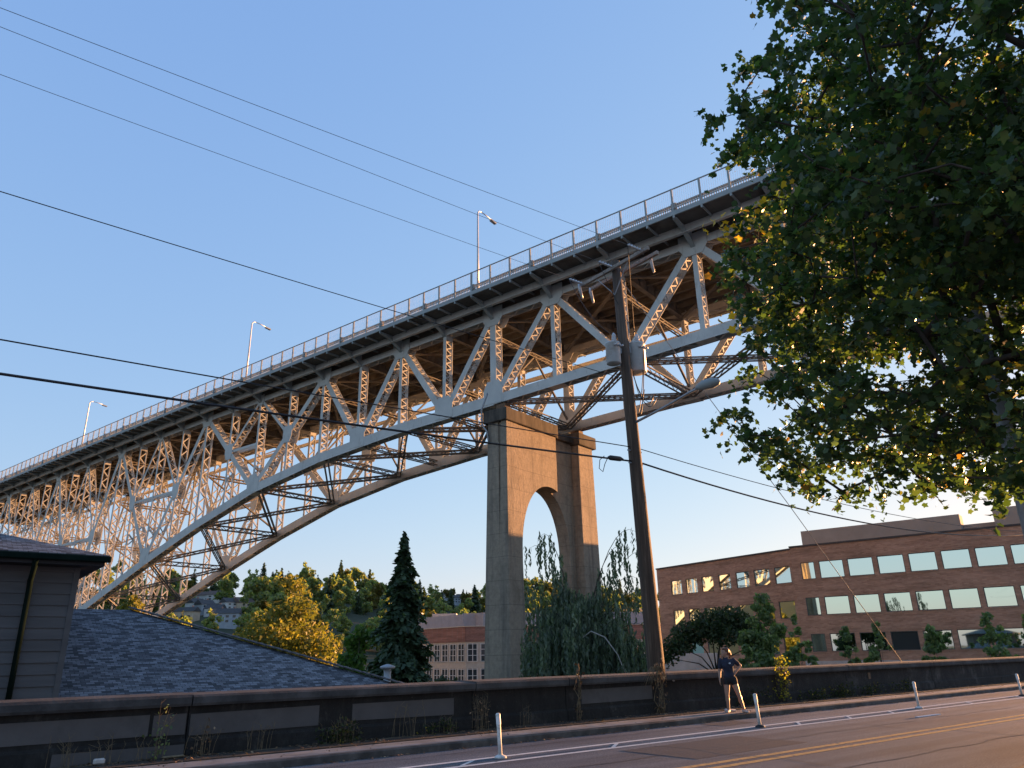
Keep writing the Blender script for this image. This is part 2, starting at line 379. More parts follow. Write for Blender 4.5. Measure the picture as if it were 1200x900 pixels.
# ------------------------------------------------------------------ camera, sky, sun
cam = bpy.data.objects.new('camera', bpy.data.cameras.new('camera')); COL.objects.link(cam); scn.camera = cam
cam.data.sensor_width = 36; cam.data.lens = 870/1200*36; cam.data.clip_start = .1; cam.data.clip_end = 9000
cam.matrix_world = Matrix.Translation((0, 0, 1.65)) @ Matrix.Rotation(R(110), 4, 'X') @ Matrix.Rotation(R(1.15), 4, 'Z')
cam.matrix_world = Matrix.Translation((0, 0, 1.65)) @ Matrix.Rotation(R(110), 4, 'X') @ Matrix.Rotation(R(-1.15), 4, 'Z')
SUN_AZ, SUN_EL = 51.5, 2.2
wd = bpy.data.worlds.new('World'); scn.world = wd; wd.use_nodes = True
wt = wd.node_tree; bg = wt.nodes['Background']
sky = wt.nodes.new('ShaderNodeTexSky'); sky.sky_type = 'NISHITA'; sky.sun_disc = False
sky.sun_elevation = R(SUN_EL); sky.sun_rotation = R(SUN_AZ); sky.altitude = 50; sky.air_density = 1.0; sky.dust_density = .6; sky.ozone_density = 2.0
# grade the sky's radiance channel by channel (a camera's soft shoulder: horizon held back, zenith lifted)
sp = wt.nodes.new('ShaderNodeSeparateColor'); cb = wt.nodes.new('ShaderNodeCombineColor'); wt.links.new(sky.outputs[0], sp.inputs[0])
for i, (g_, a_) in enumerate(((.552, .532), (.428, .598), (.174, .799))):
    pw = wt.nodes.new('ShaderNodeMath'); pw.operation = 'POWER'; pw.inputs[1].default_value = g_
    ml = wt.nodes.new('ShaderNodeMath'); ml.operation = 'MULTIPLY'; ml.inputs[1].default_value = a_/.6
    wt.links.new(sp.outputs[i], pw.inputs[0]); wt.links.new(pw.outputs[0], ml.inputs[0]); wt.links.new(ml.outputs[0], cb.inputs[i])
wt.links.new(cb.outputs[0], bg.inputs['Color']); bg.inputs['Strength'].default_value = .133
sl = bpy.data.lights.new('sun', 'SUN'); sl.energy = 4.1; sl.angle = R(.6); sl.color = (1., .47, .18)
so = bpy.data.objects.new('sun', sl); COL.objects.link(so)
sd = Vector((math.sin(R(SUN_AZ))*math.cos(R(SUN_EL)), math.cos(R(SUN_AZ))*math.cos(R(SUN_EL)), math.sin(R(SUN_EL))))
so.rotation_euler = sd.to_track_quat('Z', 'Y').to_euler(); so.location = (60, 60, 60)
vs = scn.view_settings; scn.display_settings.display_device = 'sRGB'; vs.view_transform = 'Standard'; vs.look = 'None'; vs.gamma = 1; vs.use_curve_mapping = False
vs.exposure = 2.275
scn.cycles.max_bounces = 6; scn.cycles.transparent_max_bounces = 6
scn.cycles.use_denoising = True

# ------------------------------------------------------------------ the bridge
EV = [40.87, 53.3, 66., 78.3, 90.4, 102.5, 114.2, 125.4, 136.2, 147., 157.5, 168., 178.5, 189.]
SN = {}
for i in range(len(EV)):
    SN[2*i] = EV[i]
    if i: SN[2*i-1] = (EV[i]+EV[i-1])/2
for k in range(1, 10): SN[-k] = 40.87-6.87*k
KMAX = 26; KMIN = -8
BZ = [23.5, 23.25, 22.4, 20.7, 17.8, 14.3, 10.7, 7.2, 3.8, 7.2, 10.7, 14.3, 17.8, 20.7]
def zb(k):
    if k <= 0: return 23.5+(-k)*6.87*.027
    i = k/2; a = int(i); f = i-a
    return BZ[a]*(1-f)+BZ[min(a+1, 13)]*f
ZT = 32.0    # axis of the top chord
EN, EF = 50., 62.
ZD = 33.0    # deck soffit
bridge = empty('steel_bridge', B(40.3, 56, 23.4), 'long grey steel truss bridge carrying a high road deck across the whole picture', 'bridge')
def bp(k, e, z): return B(SN[k], e, z)
def L_near(p): return np.hypot(p[0], p[1]) < 98
def laced(mb, p0, p1, d, b, pitch=.75, faces=2, bw=.11):
    pitch *= .5 if L_near(p0) else 1.1
    """two plates d wide held b apart across the truss, laced together along both edges"""
    p0, p1 = np.asarray(p0), np.asarray(p1); a = p1-p0; L = np.linalg.norm(a); a = a/L
    c = np.cross(a, ED); c /= np.linalg.norm(c)
    for sg in (-1, 1): mb.bar(p0+ED*sg*b/2, p1+ED*sg*b/2, .05, d, ED)
    n = max(2, int(L/pitch)); 
    for sg in (-1, 1)[:faces]:
        o = c*sg*(d/2-.04)
        for i in range(n):
            q0 = p0+a*(L*i/n)+o; q1 = p0+a*(L*(i+1)/n)+o; w = ED*(b/2-.02)*(1 if i % 2 else -1)
            mb.bar(q0+w, q1-w, bw, .025, a)
    for t in (0.02, .98):   # batten plates
        q = p0+a*L*t
        for sg in (-1, 1): mb.bar(q-a*.3+c*sg*(d/2-.02), q+a*.3+c*sg*(d/2-.02), b-.1, .03, ED)
def strut(mb, p0, p1, d, b, pitch=1.0):
    """light laced strut: four corner angles and lacing on the two upright faces"""
    p0, p1 = np.asarray(p0), np.asarray(p1); a = p1-p0; L = np.linalg.norm(a)
    if L < .5: return
    a = a/L; up = np.array([0, 0, 1.]); up = up-a*(up@a)
    if np.linalg.norm(up) < .1: up = SD-a*(SD@a)
    up /= np.linalg.norm(up); sd = np.cross(a, up)
    for i in (-1, 1):
        for j in (-1, 1): mb.bar(p0+up*i*d/2+sd*j*b/2, p1+up*i*d/2+sd*j*b/2, .11, .11, up)
    n = max(2, int(L/pitch))
    for j in (-1, 1):
        for i in range(n):
            s0 = 1 if i % 2 else -1
            mb.bar(p0+a*L*i/n+up*s0*d/2+sd*j*b/2, p0+a*L*(i+1)/n-up*s0*d/2+sd*j*b/2, .07, .03, a)
def part(mb, name, mat='steel', parent=None, **kw): return mb.build(name, M[mat], parent or bridge, **kw)

ks = list(range(KMIN, KMAX+1))
# deck slab, edge beams, stringers
segs = [KMIN]+list(range(KMIN+4, KMAX, 4))+[KMAX]
mb = MB()
for a, b in zip(segs[:-1], segs[1:]):
    p = [bp(a, 46.55, ZD), bp(a, 65.6, ZD), bp(b, 65.6, ZD), bp(b, 46.55, ZD)]
    mb.hexa(p+[q+[0, 0, .38] for q in p])
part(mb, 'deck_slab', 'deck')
def run(e, w, z0, z1, name='stringer', mat='steel'):
    mb = MB()
    for a, b in zip(segs[:-1], segs[1:]):
        p = [bp(a, e-w/2, z0), bp(a, e+w/2, z0), bp(b, e+w/2, z0), bp(b, e-w/2, z0)]
        mb.hexa(p+[q+[0, 0, z1-z0] for q in p])
    return part(mb, name, mat)
def ibeam_run(e, fl, z0, z1, name='stringer', mat='shaded_steel'):
    mb = MB()
    for a, b in zip(segs[:-1], segs[1:]):
        for w, lo, hi in ((fl, z0, z0+.05), (.04, z0+.05, z1)):
            p = [bp(a, e-w/2, lo), bp(a, e+w/2, lo), bp(b, e+w/2, lo), bp(b, e-w/2, lo)]
            mb.hexa(p+[q+[0, 0, hi-lo] for q in p])
    return part(mb, name, mat)
ibeam_run(48.25, .34, 32.3, ZD-.003, 'stringer', 'steel')
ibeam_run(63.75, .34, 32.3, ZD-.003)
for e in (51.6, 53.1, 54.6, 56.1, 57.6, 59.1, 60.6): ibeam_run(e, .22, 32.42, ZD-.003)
run(46.46, .12, 32.98, 33.36, 'edge_beam', 'rail'); run(65.7, .12, 32.86, 33.42, 'edge_beam', 'rail')
run(66.1, .42, 31.75, 32.15, 'utility_pipe')
# chords
for e in (EN, EF):
    mb = MB()
    for a, b in zip(ks[:-1], ks[1:]):
        p0, p1 = bp(a, e, ZT), bp(b, e, ZT)
        for sg in (-1, 1): mb.bar(p0+ED*sg*.42, p1+ED*sg*.42, .06, .66, ED)
        mb.bar(p0+[0, 0, .28], p1+[0, 0, .28], .80, .03, ED)
        n = 7; q = (p1-p0)/n
        for i in range(n): mb.bar(p0+q*i+[0, 0, -.31]+ED*.36*(1 if i % 2 else -1), p0+q*(i+1)+[0, 0, -.31]-ED*.36*(1 if i % 2 else -1), .12, .025, q)
    part(mb, 'top_chord')
    mb = MB()
    for a, b in zip(ks[:-1], ks[1:]):
        p0, p1 = bp(a, e, zb(a)), bp(b, e, zb(b)); h = 1.02 if a >= 0 else .86
        for sg in (-1, 1): mb.bar(p0+ED*sg*.47, p1+ED*sg*.47, .06, h, ED)
        a_ = (p1-p0)/np.linalg.norm(p1-p0); up = np.cross(a_, ED); up = up/np.linalg.norm(up); up = up if up[2] > 0 else -up
        mb.bar(p0+up*(h/2-.05), p1+up*(h/2-.05), .90, .03, ED)
        n = 8; q = (p1-p0)/n
        for i in range(n): mb.bar(p0+q*i-up*(h/2-.04)+ED*.42*(1 if i % 2 else -1), p0+q*(i+1)-up*(h/2-.04)-ED*.42*(1 if i % 2 else -1), .16, .03, q)
        mb.bar(p0-up*(h/2-.03), p0+q*.9-up*(h/2-.03), .9, .03, ED); mb.bar(p1-q*.9-up*(h/2-.03), p1-up*(h/2-.03), .9, .03, ED)
    part(mb, 'bottom_chord')
# web members
def mem(k0, z0, k1, z1, e, d, b, name='diagonal', pitch=.75):
    mb = MB(); laced(mb, bp(k0, e, z0), bp(k1, e, z1), d, b, pitch); return part(mb, name)
def gusset(k, z, e, w, h, dz=0., big=True):
    mb = MB(); c = bp(k, e, z)
    for sg in (-1, 1):
        o = c+ED*sg*(.485 if big else .475)
        poly = [o+SD*(-w/2)+[0, 0, dz+h/2], o+SD*(w/2)+[0, 0, dz+h/2], o+SD*(w/2)+[0, 0, dz-h*.12], o+SD*(w*.30)+[0, 0, dz-h/2], o-SD*(w*.30)+[0, 0, dz-h/2], o-SD*(w/2)+[0, 0, dz-h*.12]]
        if dz > 0: poly = [p*np.array([1, 1, 0])+[0, 0, 2*(z+dz)-p[2]-(0 if k < 100 else 0)] for p in poly]
        mb.prism(poly, ED*sg*.045)
    return part(mb, 'gusset_plate')
mid = {}
for k in range(1, KMAX, 2):
    a, b = (k-1, k+1)
    if k >= 5: mid[k] = None
TOPN = [-1, -3, -5, -7, 2, 4, 8, 12, 16, 20, 24]; BOTN = [0, -2, -4, -6, -8, 1, 3, 6, 10, 14, 18, 22, 26]
def zt(k): return ZT
for e in (EN, EF):
    # right-hand span: plain triangles
    for k in (-1, -3, -5, -7):
        mem(k+1, zb(k+1), k, ZT, e, .58, .9); mem(k, ZT, k-1, zb(k-1), e, .58, .9)
        mem(k, ZT-.3, k, zb(k), e, .42, .85, 'vertical')
    for k in (-2, -4, -6): mem(k, ZT-.3, k, zb(k), e, .36, .85, 'vertical')
    # left span near the pier
    mem(0, ZT-.2, 0, zb(0), e, .7, .9, 'vertical')
    mem(0, ZT, 1, zb(1), e, .62, .92); mem(1, zb(1), 2, ZT, e, .66, .92)
    mem(2, ZT, 3, zb(3), e, .66, .92); mem(3, zb(3), 4, ZT, e, .66, .92)
    for k in (1, 2, 3): mem(k, ZT-.3, k, zb(k), e, .42, .9, 'vertical')
    # then long diagonals with a middle joint, halved by sub-struts
    for k0 in range(4, KMAX-1, 2):
        up = (k0 % 4 == 0)
        a, b = (k0, k0+2)
        z0, z1 = (ZT, zb(b)) if up else (zb(a), ZT)
        if b == 16: z1 = ZT
        mem(a, z0, b, z1, e, .66, .92, 'diagonal', .8)
        m = k0+1; zm = (z0+z1)/2
        tn = b if up else a           # the unloaded top joint beside this diagonal
        mem(tn, ZT, m, zm, e, .36, .86, 'sub_strut', .8)
        # level sub-strut to the upright on the other side
        mb = MB(); other = tn
        mb.bar(bp(m, e, zm)-ED*.40, bp(other, e, zm)-ED*.40, .06, .34, ED); mb.bar(bp(m, e, zm)+ED*.40, bp(other, e, zm)+ED*.40, .06, .34, ED)
        if not up or k0 > 6: part(mb, 'sub_strut')
        mem(m, ZT-.3, m, zb(m), e, .36, .9, 'vertical', .8)
        mem(b, ZT-.3, b, zb(b), e, .44 if b % 4 == 0 else .38, .92, 'vertical', .8)
        if e in (EN, EF): gusset(m, zm, e, 1.7, 2.0, 0, True)
    mem(4, ZT-.3, 4, zb(4), e, .44, .9, 'vertical')
    for k in TOPN+[0]: gusset(k, ZT-.15, e, 2.4, 1.9)
    for k in (6, 10, 14, 18, 22): gusset(k, ZT-.1, e, 1.3, 1.3)
    for k in BOTN:
        if k >= 0: gusset(k, zb(k), e, 2.3, 2.2, .75)
        else: gusset(k, zb(k), e, 1.7, 1.5, .3)
# floor beams and the brackets of the overhang
for k in ks:
    mb = MB(); s_ = bp(k, 0, 0)
    for w, z0, z1 in ((.45, 31.72, 31.77), (.05, 31.77, 32.97)):
        p = [bp(k, EN+.5, z0)-SD*w/2, bp(k, EF-.5, z0)-SD*w/2, bp(k, EF-.5, z0)+SD*w/2, bp(k, EN+.5, z0)+SD*w/2]
        mb.hexa(p+[q+[0, 0, z1-z0] for q in p])
    for i in range(1, 8):
        e = EN+.5+i*1.375; mb.bar(bp(k, e, 31.78), bp(k, e, 32.9), .3, .04, SD)
    part(mb, 'floor_beam', 'shaded_steel')
    for e0, e1 in ((EN-.46, 46.6), (EF+.46, 65.56)):
        mb = MB(); g = 1 if e1 > e0 else -1
        lo = [(e0, 31.55), (e0+(e1-e0)*.25, 32.02), (e0+(e1-e0)*.6, 32.55), (e1, 32.78)]
        poly = [bp(k, ee, zz) for ee, zz in lo]+[bp(k, e1, 32.97), bp(k, e0, 32.97)]
        mb.prism([p-SD*.03 for p in poly], SD*.06)
        for (ea, za), (eb, zb_) in zip(lo[:-1], lo[1:]): mb.bar(bp(k, ea, za), bp(k, eb, zb_), .36, .06, SD)
        part(mb, 'bracket', 'rail')
# small cross joists under the overhang and top lateral bracing
for k in ks[:-1]:
    for f in (1/3, 2/3):
        s = SN[k]*(1-f)+SN[k+1]*f; mb = MB(); mb.bar(B(s, 46.6, 32.9), B(s, 50, 32.9), .12, .18, SD); part(mb, 'joist', 'rail')
for k in range(KMIN, KMAX-1, 2):
    mb = MB()
    for e0, e1 in ((EN, EF), (EF, EN)): mb.bar(bp(k, e0+.4*(1 if e1 > e0 else -1), 31.62), bp(k+2, e1-.4*(1 if e1 > e0 else -1), 31.62+(.16 if e0 == EN else 0)), .34, .12, ED)
    part(mb, 'top_bracing', 'shaded_steel')
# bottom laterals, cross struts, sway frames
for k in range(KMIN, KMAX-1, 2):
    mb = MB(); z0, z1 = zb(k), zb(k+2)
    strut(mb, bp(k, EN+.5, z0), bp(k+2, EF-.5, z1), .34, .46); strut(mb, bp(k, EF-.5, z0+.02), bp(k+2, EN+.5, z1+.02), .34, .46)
    part(mb, 'bottom_bracing', 'shaded_steel')
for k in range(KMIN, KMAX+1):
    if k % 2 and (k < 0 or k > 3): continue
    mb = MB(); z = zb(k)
    strut(mb, bp(k, EN+.5, z+.1), bp(k, EF-.5, z+.1), .5, .5, .8); part(mb, 'cross_strut', 'shaded_steel')
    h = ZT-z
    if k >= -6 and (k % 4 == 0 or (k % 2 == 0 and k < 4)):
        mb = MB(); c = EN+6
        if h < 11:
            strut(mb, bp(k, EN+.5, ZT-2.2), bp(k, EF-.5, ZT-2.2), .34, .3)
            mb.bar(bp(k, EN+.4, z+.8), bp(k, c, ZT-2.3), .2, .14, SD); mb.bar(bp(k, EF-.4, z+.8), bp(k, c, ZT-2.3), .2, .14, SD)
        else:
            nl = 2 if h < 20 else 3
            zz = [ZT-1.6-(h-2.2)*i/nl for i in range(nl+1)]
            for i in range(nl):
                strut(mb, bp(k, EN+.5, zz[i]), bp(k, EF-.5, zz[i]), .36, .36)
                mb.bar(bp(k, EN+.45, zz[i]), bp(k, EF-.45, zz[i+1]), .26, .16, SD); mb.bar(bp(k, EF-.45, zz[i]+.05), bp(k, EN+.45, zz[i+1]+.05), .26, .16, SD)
        part(mb, 'sway_frame', 'shaded_steel')
# railing: tall fence with posts, old low balustrade behind it
for e, far in ((46.47, 0), (65.68, 1)):
    mb = MB()
    for a, b in zip(segs[:-1], segs[1:]):
        mb.bar(bp(a, e, 35.3), bp(b, e, 35.3), .09, .07, ED)
        mb.bar(bp(a, e, 33.62), bp(b, e, 33.62), .06, .06, ED)
    rail = part(mb, 'safety_fence', 'rail')
    nrails = []
    for k in ks[:-1]:
        if k < -4 or k > 23: continue
        for f in (0, 1/3, 2/3):
            s = SN[k]*(1-f)+SN[k+1]*f; mb = MB()
            mb.bar(B(s, e, 32.75), B(s, e, 35.34), .15, .12, SD)
            mb.build('post', M['rail'], rail)
    mb = MB(); s0, s1 = SN[KMIN], SN[KMAX]; n = int((s1-s0)/.17)
    for i in range(n): s = s0+(s1-s0)*i/n; mb.bar(B(s, e, 33.45), B(s, e, 35.28), .011, .011, SD)
    mb.build('wire_infill', M['lampmetal'], rail)
    ei = e+.22*(1 if not far else -1)
    mb = MB()
    for a, b in zip(segs[:-1], segs[1:]):
        for z, h in ((34.02, .09), (33.9, .04), (33.5, .07)): mb.bar(bp(a, ei, z), bp(b, ei, z), .1, h, ED)
    n = int((s1-s0)/.19)
    for i in range(n): s = s0+(s1-s0)*(i+.5)/n; mb.bar(B(s, ei, 33.5), B(s, ei, 34.0), .06, .05, SD)
    bal = part(mb, 'balustrade', 'rail')
    for k in ks:
        if -5 < k < 24:
            mb = MB(); mb.bar(bp(k, ei, 33.38), bp(k, ei, 34.12), .42, .24, SD); mb.build('pedestal', M['pedestal'], bal)
# bearings on the pier
for e in (EN, EF):
    mb = MB(); c = B(40.1, e, 0)
    for w, z0, z1 in ((1.6, 22.0, 22.3), (1.0, 22.3, 23.0)): mb.box(c+[0, 0, z0]-SD*w/2-ED*w*.4, SD*w, ED*w*.8, [0, 0, z1-z0])
    part(mb, 'bearing', 'rust')

# ------------------------------------------------------------------ bridge lamps (stand on the deck)
lamp0 = None
for s, h, lab in ((40.6, 9.0, 'tall silver lamp on the bridge deck right above the concrete pier'), (78.3, 8.5, 'silver bridge lamp halfway along the deck, left of the pier'), (123.2, 8.2, 'farthest silver bridge lamp, near the left end of the deck')):
    o = B(s, 47.1, 33.38)
    r = empty('street_lamp', o, lab, 'street lamp', 'lamps along the bridge deck')
    MB().tube([o, o+[0, 0, h*.5], o+[0, 0, h-.35], o+ED*.18+[0, 0, h-.06], o+ED*.5+[0, 0, h]], [.12, .095, .075, .065, .06]).build('pole', M['lampmetal'], r, True)
    MB().tube([o+ED*.48+[0, 0, h], o+ED*1.2+[0, 0, h-.02], o+ED*2.0+[0, 0, h-.12]], .05).build('arm', M['lampmetal'], r, True)
    MB().hexa([o+ED*1.95+SD*a*.15+ED*b*.75+[0, 0, h-.28+c*.15-(b*.08)] for c in (0, 1) for a, b in ((-1, 0), (1, 0), (1, 1), (-1, 1))]).build('lamp_head', M['rail'], r)
    MB().box(o-[.2, .2, 0], [.4, 0, 0], [0, .4, 0], [0, 0, .3]).build('base', M['lampmetal'], r)

# ------------------------------------------------------------------ concrete pier
pier = empty('concrete_pier', B(40.6, 56, -6), 'tall weathered concrete pier with a pointed arch, one side lit by low sun', 'bridge pier')
AC, AW, AZ, AH = 54.55, 4.15, 10.0, 5.9
def archz(e):
    x = (e-AC)/AW
    return AZ+AH*math.sqrt(max(0, 1-abs(x)**2.1)) if abs(x) < 1 else -6
def portal(e0, e1, s0, s1, top, fl=0.):
    lo = []
    if e0 < AC-AW: lo += [(e0, -6), (AC-AW-.05, -6)]
    else: lo += [(e0, archz(e0))]
    n = 40
    for i in range(n+1):
        th = math.pi*(1-i/n); e = AC+AW*math.cos(th)
        if e0 < e < e1: lo.append((e, archz(e) if abs(e-AC) < AW-1e-6 else AZ))
    if e1 > AC+AW: lo += [(AC+AW+.05, -6), (e1, -6)]
    else: lo += [(e1, archz(e1))]
    poly = [B(s0, e, z) for e, z in lo]+[B(s0, e1, top), B(s0, e0, top)]
    return MB().prism(poly, SD*(s1-s0))
portal(48.7, 62.0, 39.35, 40.6, 21.0).build('shaft_wall', M['pier'], pier)
portal(48.72, 55.9, 38.58, 39.347, 20.9).build('face_panel', M['pier'], pier)
def batter(e0, e1, s0, s1, z0, z1, tp, name, mat='pier', bev=0.):
    mb = MB(); b0 = [B(s0-tp, e0-tp, z0), B(s0-tp, e1+tp, z0), B(s1+tp, e1+tp, z0), B(s1+tp, e0-tp, z0)]
    t0 = [B(s0, e0, z1), B(s0, e1, z1), B(s1, e1, z1), B(s1, e0, z1)]
    return mb.hexa(b0+t0).build(name, M[mat], pier, False, bev)
# near leg: broad slab, groove, then a rounded corner shaft towards the arch
batter(48.38, 50.2, 39.45, 40.62, -6, 21., .42, 'pilaster', bev=.04)
batter(48.52, 50.1, 39.12, 39.6, -6, 21., .22, 'groove')
batter(48.36, 50.0, 38.55, 39.15, -6, 21., .40, 'corner_shaft', bev=.06)
batter(59.7, 62.25, 38.56, 40.65, -6, 21., .25, 'pilaster', bev=.04)
for e0, e1, s0, s1, z0, z1 in ((48.1, 56.0, 38.3, 40.95, 20.85, 22.0), (59.45, 62.6, 38.25, 40.95, 20.9, 22.1)):
    mb = MB(); mb.box(B(s0, e0, z0), SD*(s1-s0), ED*(e1-e0), [0, 0, z1-z0]); mb.build('pier_cap', M['piercap'], pier, False, .06)
MB().box(B(38.9, 56.0, 21.003), SD*1.9, ED*3.45, [0, 0, .55]).build('cap_beam', M['piercap'], pier)
# drain pipe
MB().tube([B(40.2, 47.9, 23.6), B(41.0, 47.98, 22.2), B(41.05, 48.1, 20.8), B(40.6, 48.2, 20.2), B(40.4, 48.28, 19.)], .08).build('drain_pipe', M['galv'], pier, True)

# ------------------------------------------------------------------ ground, road, walks
def sheet(name, mat, qs, ts, zf, smooth=True):
    V = [W(t, q, zf(t, q)) for q in qs for t in ts]; n = len(ts)
    F = [(i*n+j, i*n+j+1, (i+1)*n+j+1, (i+1)*n+j) for i in range(len(qs)-1) for j in range(n-1)]
    mb = MB(); mb.add(V, F); return struct(mb.build(name, M[mat], None, smooth))
def lz(t, q):
    if q <= 14.6: return -.012
    if q < 34: return -.3-4.2*min(1, (q-14.6)/10)
    return -4.5-max(0, min(6, (-t-q*.2)*.05))
sheet('ground', 'land', [-3500, -800, -200, -60, -20, 0, 14.59, 14.75, 17, 20, 24.6, 34, 60, 100, 200, 500, 1200, 3500], [-3500, -1000, -400, -150, -60, -20, 0, 20, 60, 150, 400, 1000, 3500], lz, False)
road_ = sheet('road', 'asphalt', [4.75, 8, 12.9], list(range(-60, 261, 20)), lambda t, q: 0., False)
def slab(name, mat, q0, q1, z0, z1, t0=-60, t1=260, parent=None, bevel=0.):
    return MB().box(W(t0, q0, z0), TD*(t1-t0), QD*(q1-q0), [0, 0, z1-z0]).build(name, M[mat], parent, False, bevel)
struct(slab('far_kerb', 'kerb', 12.9, 13.06, -.05, .128, bevel=.025)); struct(slab('far_sidewalk', 'walk', 13.063, 13.78, -.05, .122))
struct(slab('verge', 'soil', 13.783, 14.6, -.05, .14))
struct(slab('near_kerb', 'kerb', 4.6, 4.75, -.05, .128, bevel=.025)); struct(slab('near_sidewalk', 'walk', -3.5, 4.597, -.05, .122))
struct(slab('bounce_sheet', 'bounce', -160, -3.503, -.3, .10, -200, 260))  # unseen pale sheet added behind the viewer to bounce light onto camera-facing faces
# markings
def stripe(name, mat, segs, z=.004):
    mb = MB()
    for (t0, q0, t1, q1, w) in segs:
        d = np.array([t1-t0, q1-q0]); L = np.hypot(*d); n = np.array([-d[1], d[0]])/L*w/2
        p = [W(t0-n[0], q0-n[1], z), W(t1-n[0], q1-n[1], z), W(t1+n[0], q1+n[1], z), W(t0+n[0], q0+n[1], z)]
        mb.add(p, [(0, 1, 2, 3)])
    return struct(mb.build(name, M[mat]))
stripe('edge_line', 'wpaint', [(-40, 11.44, 120, 11.44, .13)])
stripe('lane_line', 'wpaint', [(-40, 10.92, 120, 10.92, .13)])
stripe('hatch_marking', 'wpaint', [(t, 10.98, t+.5, 11.38, .07) for t in (7.26, 10.6, 16.6, 18.8, 20.9, 25.6, 29.3, 36.6)])
stripe('centre_line', 'ypaint', [(-40, 8.37, 120, 8.37, .15)]); stripe('centre_line', 'ypaint', [(-40, 8.04, 120, 8.04, .15)])
mk = MB().box(W(19.9, 9.85, .004), TD*1.15, QD*.10, [0, 0, .02]).build('flat_strip', M['bluewhite']); tag(mk, 'flattened blue and white strip lying on the asphalt between the lines', 'litter')

def roadframe(o):
    a = math.atan2(TD[1], TD[0]); o.data.transform(Matrix.Rotation(-a, 4, 'Z')); o.matrix_local = Matrix.Rotation(a, 4, 'Z')
roadframe(road_)
def patch(t0, t1, q0, q1):
    c = [(t0, q0), (t1, q0+.04), (t1+.06, q1), (t0-.05, q1-.03)]
    o_ = struct(MB().add([W(t, q, .0035) for t, q in c], [(0, 1, 2, 3)]).build('asphalt_patch', M['patchasph'])); roadframe(o_)
patch(10.4, 13.6, 8.85, 10.55); patch(21.5, 26.5, 5.6, 7.4); patch(15.2, 16.4, 12.0, 12.75)
def seam(q, t0, t1, w):
    mb = MB(); n = int((t1-t0)/.35); c = [(t0+(t1-t0)*i/n, q+.05*math.sin(i*.9+q)+rnd.gauss(0, .018), w*rnd.uniform(.5, 1.2)) for i in range(n+1)]
    V = [W(t, qq+d*ww/2, .0045) for t, qq, ww in c for d in (-1, 1)]; mb.add(V, [(2*i, 2*i+2, 2*i+3, 2*i+1) for i in range(n)]); struct(mb.build('tar_seam', M['tar']))
seam(9.55, -6, 60, .035); seam(6.7, -6, 60, .04); seam(12.35, -2, 46, .03)
for t in (6.2, 11.3, 17.4, 26.2):
    mb = MB(); n = 22; c = [(t+.10*math.sin(i*.8+t)+rnd.gauss(0, .03), 5.2+(10.6-5.2)*i/n) for i in range(n+1)]
    V = [W(tt+d*.014, qq, .0046) for tt, qq in c for d in (-1, 1)]; mb.add(V, [(2*i, 2*i+1, 2*i+3, 2*i+2) for i in range(n)]); struct(mb.build('tar_seam', M['tar']))
# ------------------------------------------------------------------ roadside wall
wall = empty('roadside_wall', W(15, 14.75, 0), 'long low blackened concrete wall between the sidewalk and the dark roof', 'wall')
WT0, WT1 = -30, 120
joints = [-30, -20, -8, -2, 3.98, 9.9, 12.6, 18.6, 25, 31, 37, 43, 49, 60, 75, 90, 120]
for a, b in zip(joints[:-1], joints[1:]):
    a2, b2 = a+.012, b-.012
    prof = [(14.62, -.4), (14.50, -.4), (14.50, .36), (14.56, .40), (14.56, .90), (14.62, .90)]
    mb = MB(); mb.prism([W(a2, q, z) for q, z in [(15.0, -6), (14.62, -6), (14.62, -.4), (14.50, -.4), (14.50, .36), (14.56, .41), (14.56, .915), (15.0, .915)]], TD*(b2-a2))
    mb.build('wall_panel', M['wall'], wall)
    mb = MB(); dz = rnd.uniform(-.006, .006); prof = [(15.07, .918), (14.42, .918), (14.40, .96), (14.40, 1.06), (14.43, 1.10+dz), (15.04, 1.12+dz), (15.07, 1.09)]
    mb.prism([W(a2, q, z) for q, z in prof], TD*(b2-a2)); mb.build('cap', M['wallcap'], wall)
for t0, t1, z0, z1 in ((-2.5, 3.36, .47, .80), (3.42, 3.95, .47, .79), (4.02, 6.37, .45, .79), (7.06, 9.42, .48, .80), (13.09, 15.58, .48, .81)):
    p = [W(t0, 14.556, z0+rnd.uniform(-.015, .015)), W(t1, 14.556, z0+rnd.uniform(-.015, .015)), W(t1, 14.556, z1+rnd.uniform(-.015, .015)), W(t0, 14.556, z1+rnd.uniform(-.015, .015))]
    MB().prism(p, -QD*.008).build('paint_patch', M['patch'], wall)
MB().box(W(2.0, 14.495, .05), TD*1.95, -QD*.008, [0, 0, .27]).build('paint_patch', M['patch'], wall)
MB().box(W(26.4, 14.552, .62), TD*.16, -QD*.01, [0, 0, .2]).build('rust_stain', M['rust'], wall)

# ------------------------------------------------------------------ lane posts
for i, (t, lab) in enumerate(((8.25, 'nearest white lane post, standing alone in front of the wall patches'), (15.5, 'white lane post standing just right of the woman in shorts'), (22.9, 'white lane post beyond the blue and white strip on the road'), (30.1, 'farthest white lane post at the right edge of the road'))):
    o = W(t, 11.28, .004); r = empty('lane_post', o, lab, 'lane post', 'flexible posts along the bike lane')
    lean = -TD*.055+QD*.012*(i % 2)
    ax = lambda h: o+[0, 0, h*.79]+lean*(h*.79/.9)
    MB().tube([o, o+[0, 0, .025], o+[0, 0, .05]], [.11, .10, .055], 14).build('base', M['black' if i % 2 else 'white_plastic'], r, True)
    MB().tube([ax(.05), ax(.45), ax(.80), ax(.86), ax(.885)], [.037, .035, .037, .043, .027], 14).build('post', M['white_plastic'], r, True)
    MB().tube([ax(.66), ax(.82)], .0405, 14, False).build('reflective_band', M['reflector'], r, True)

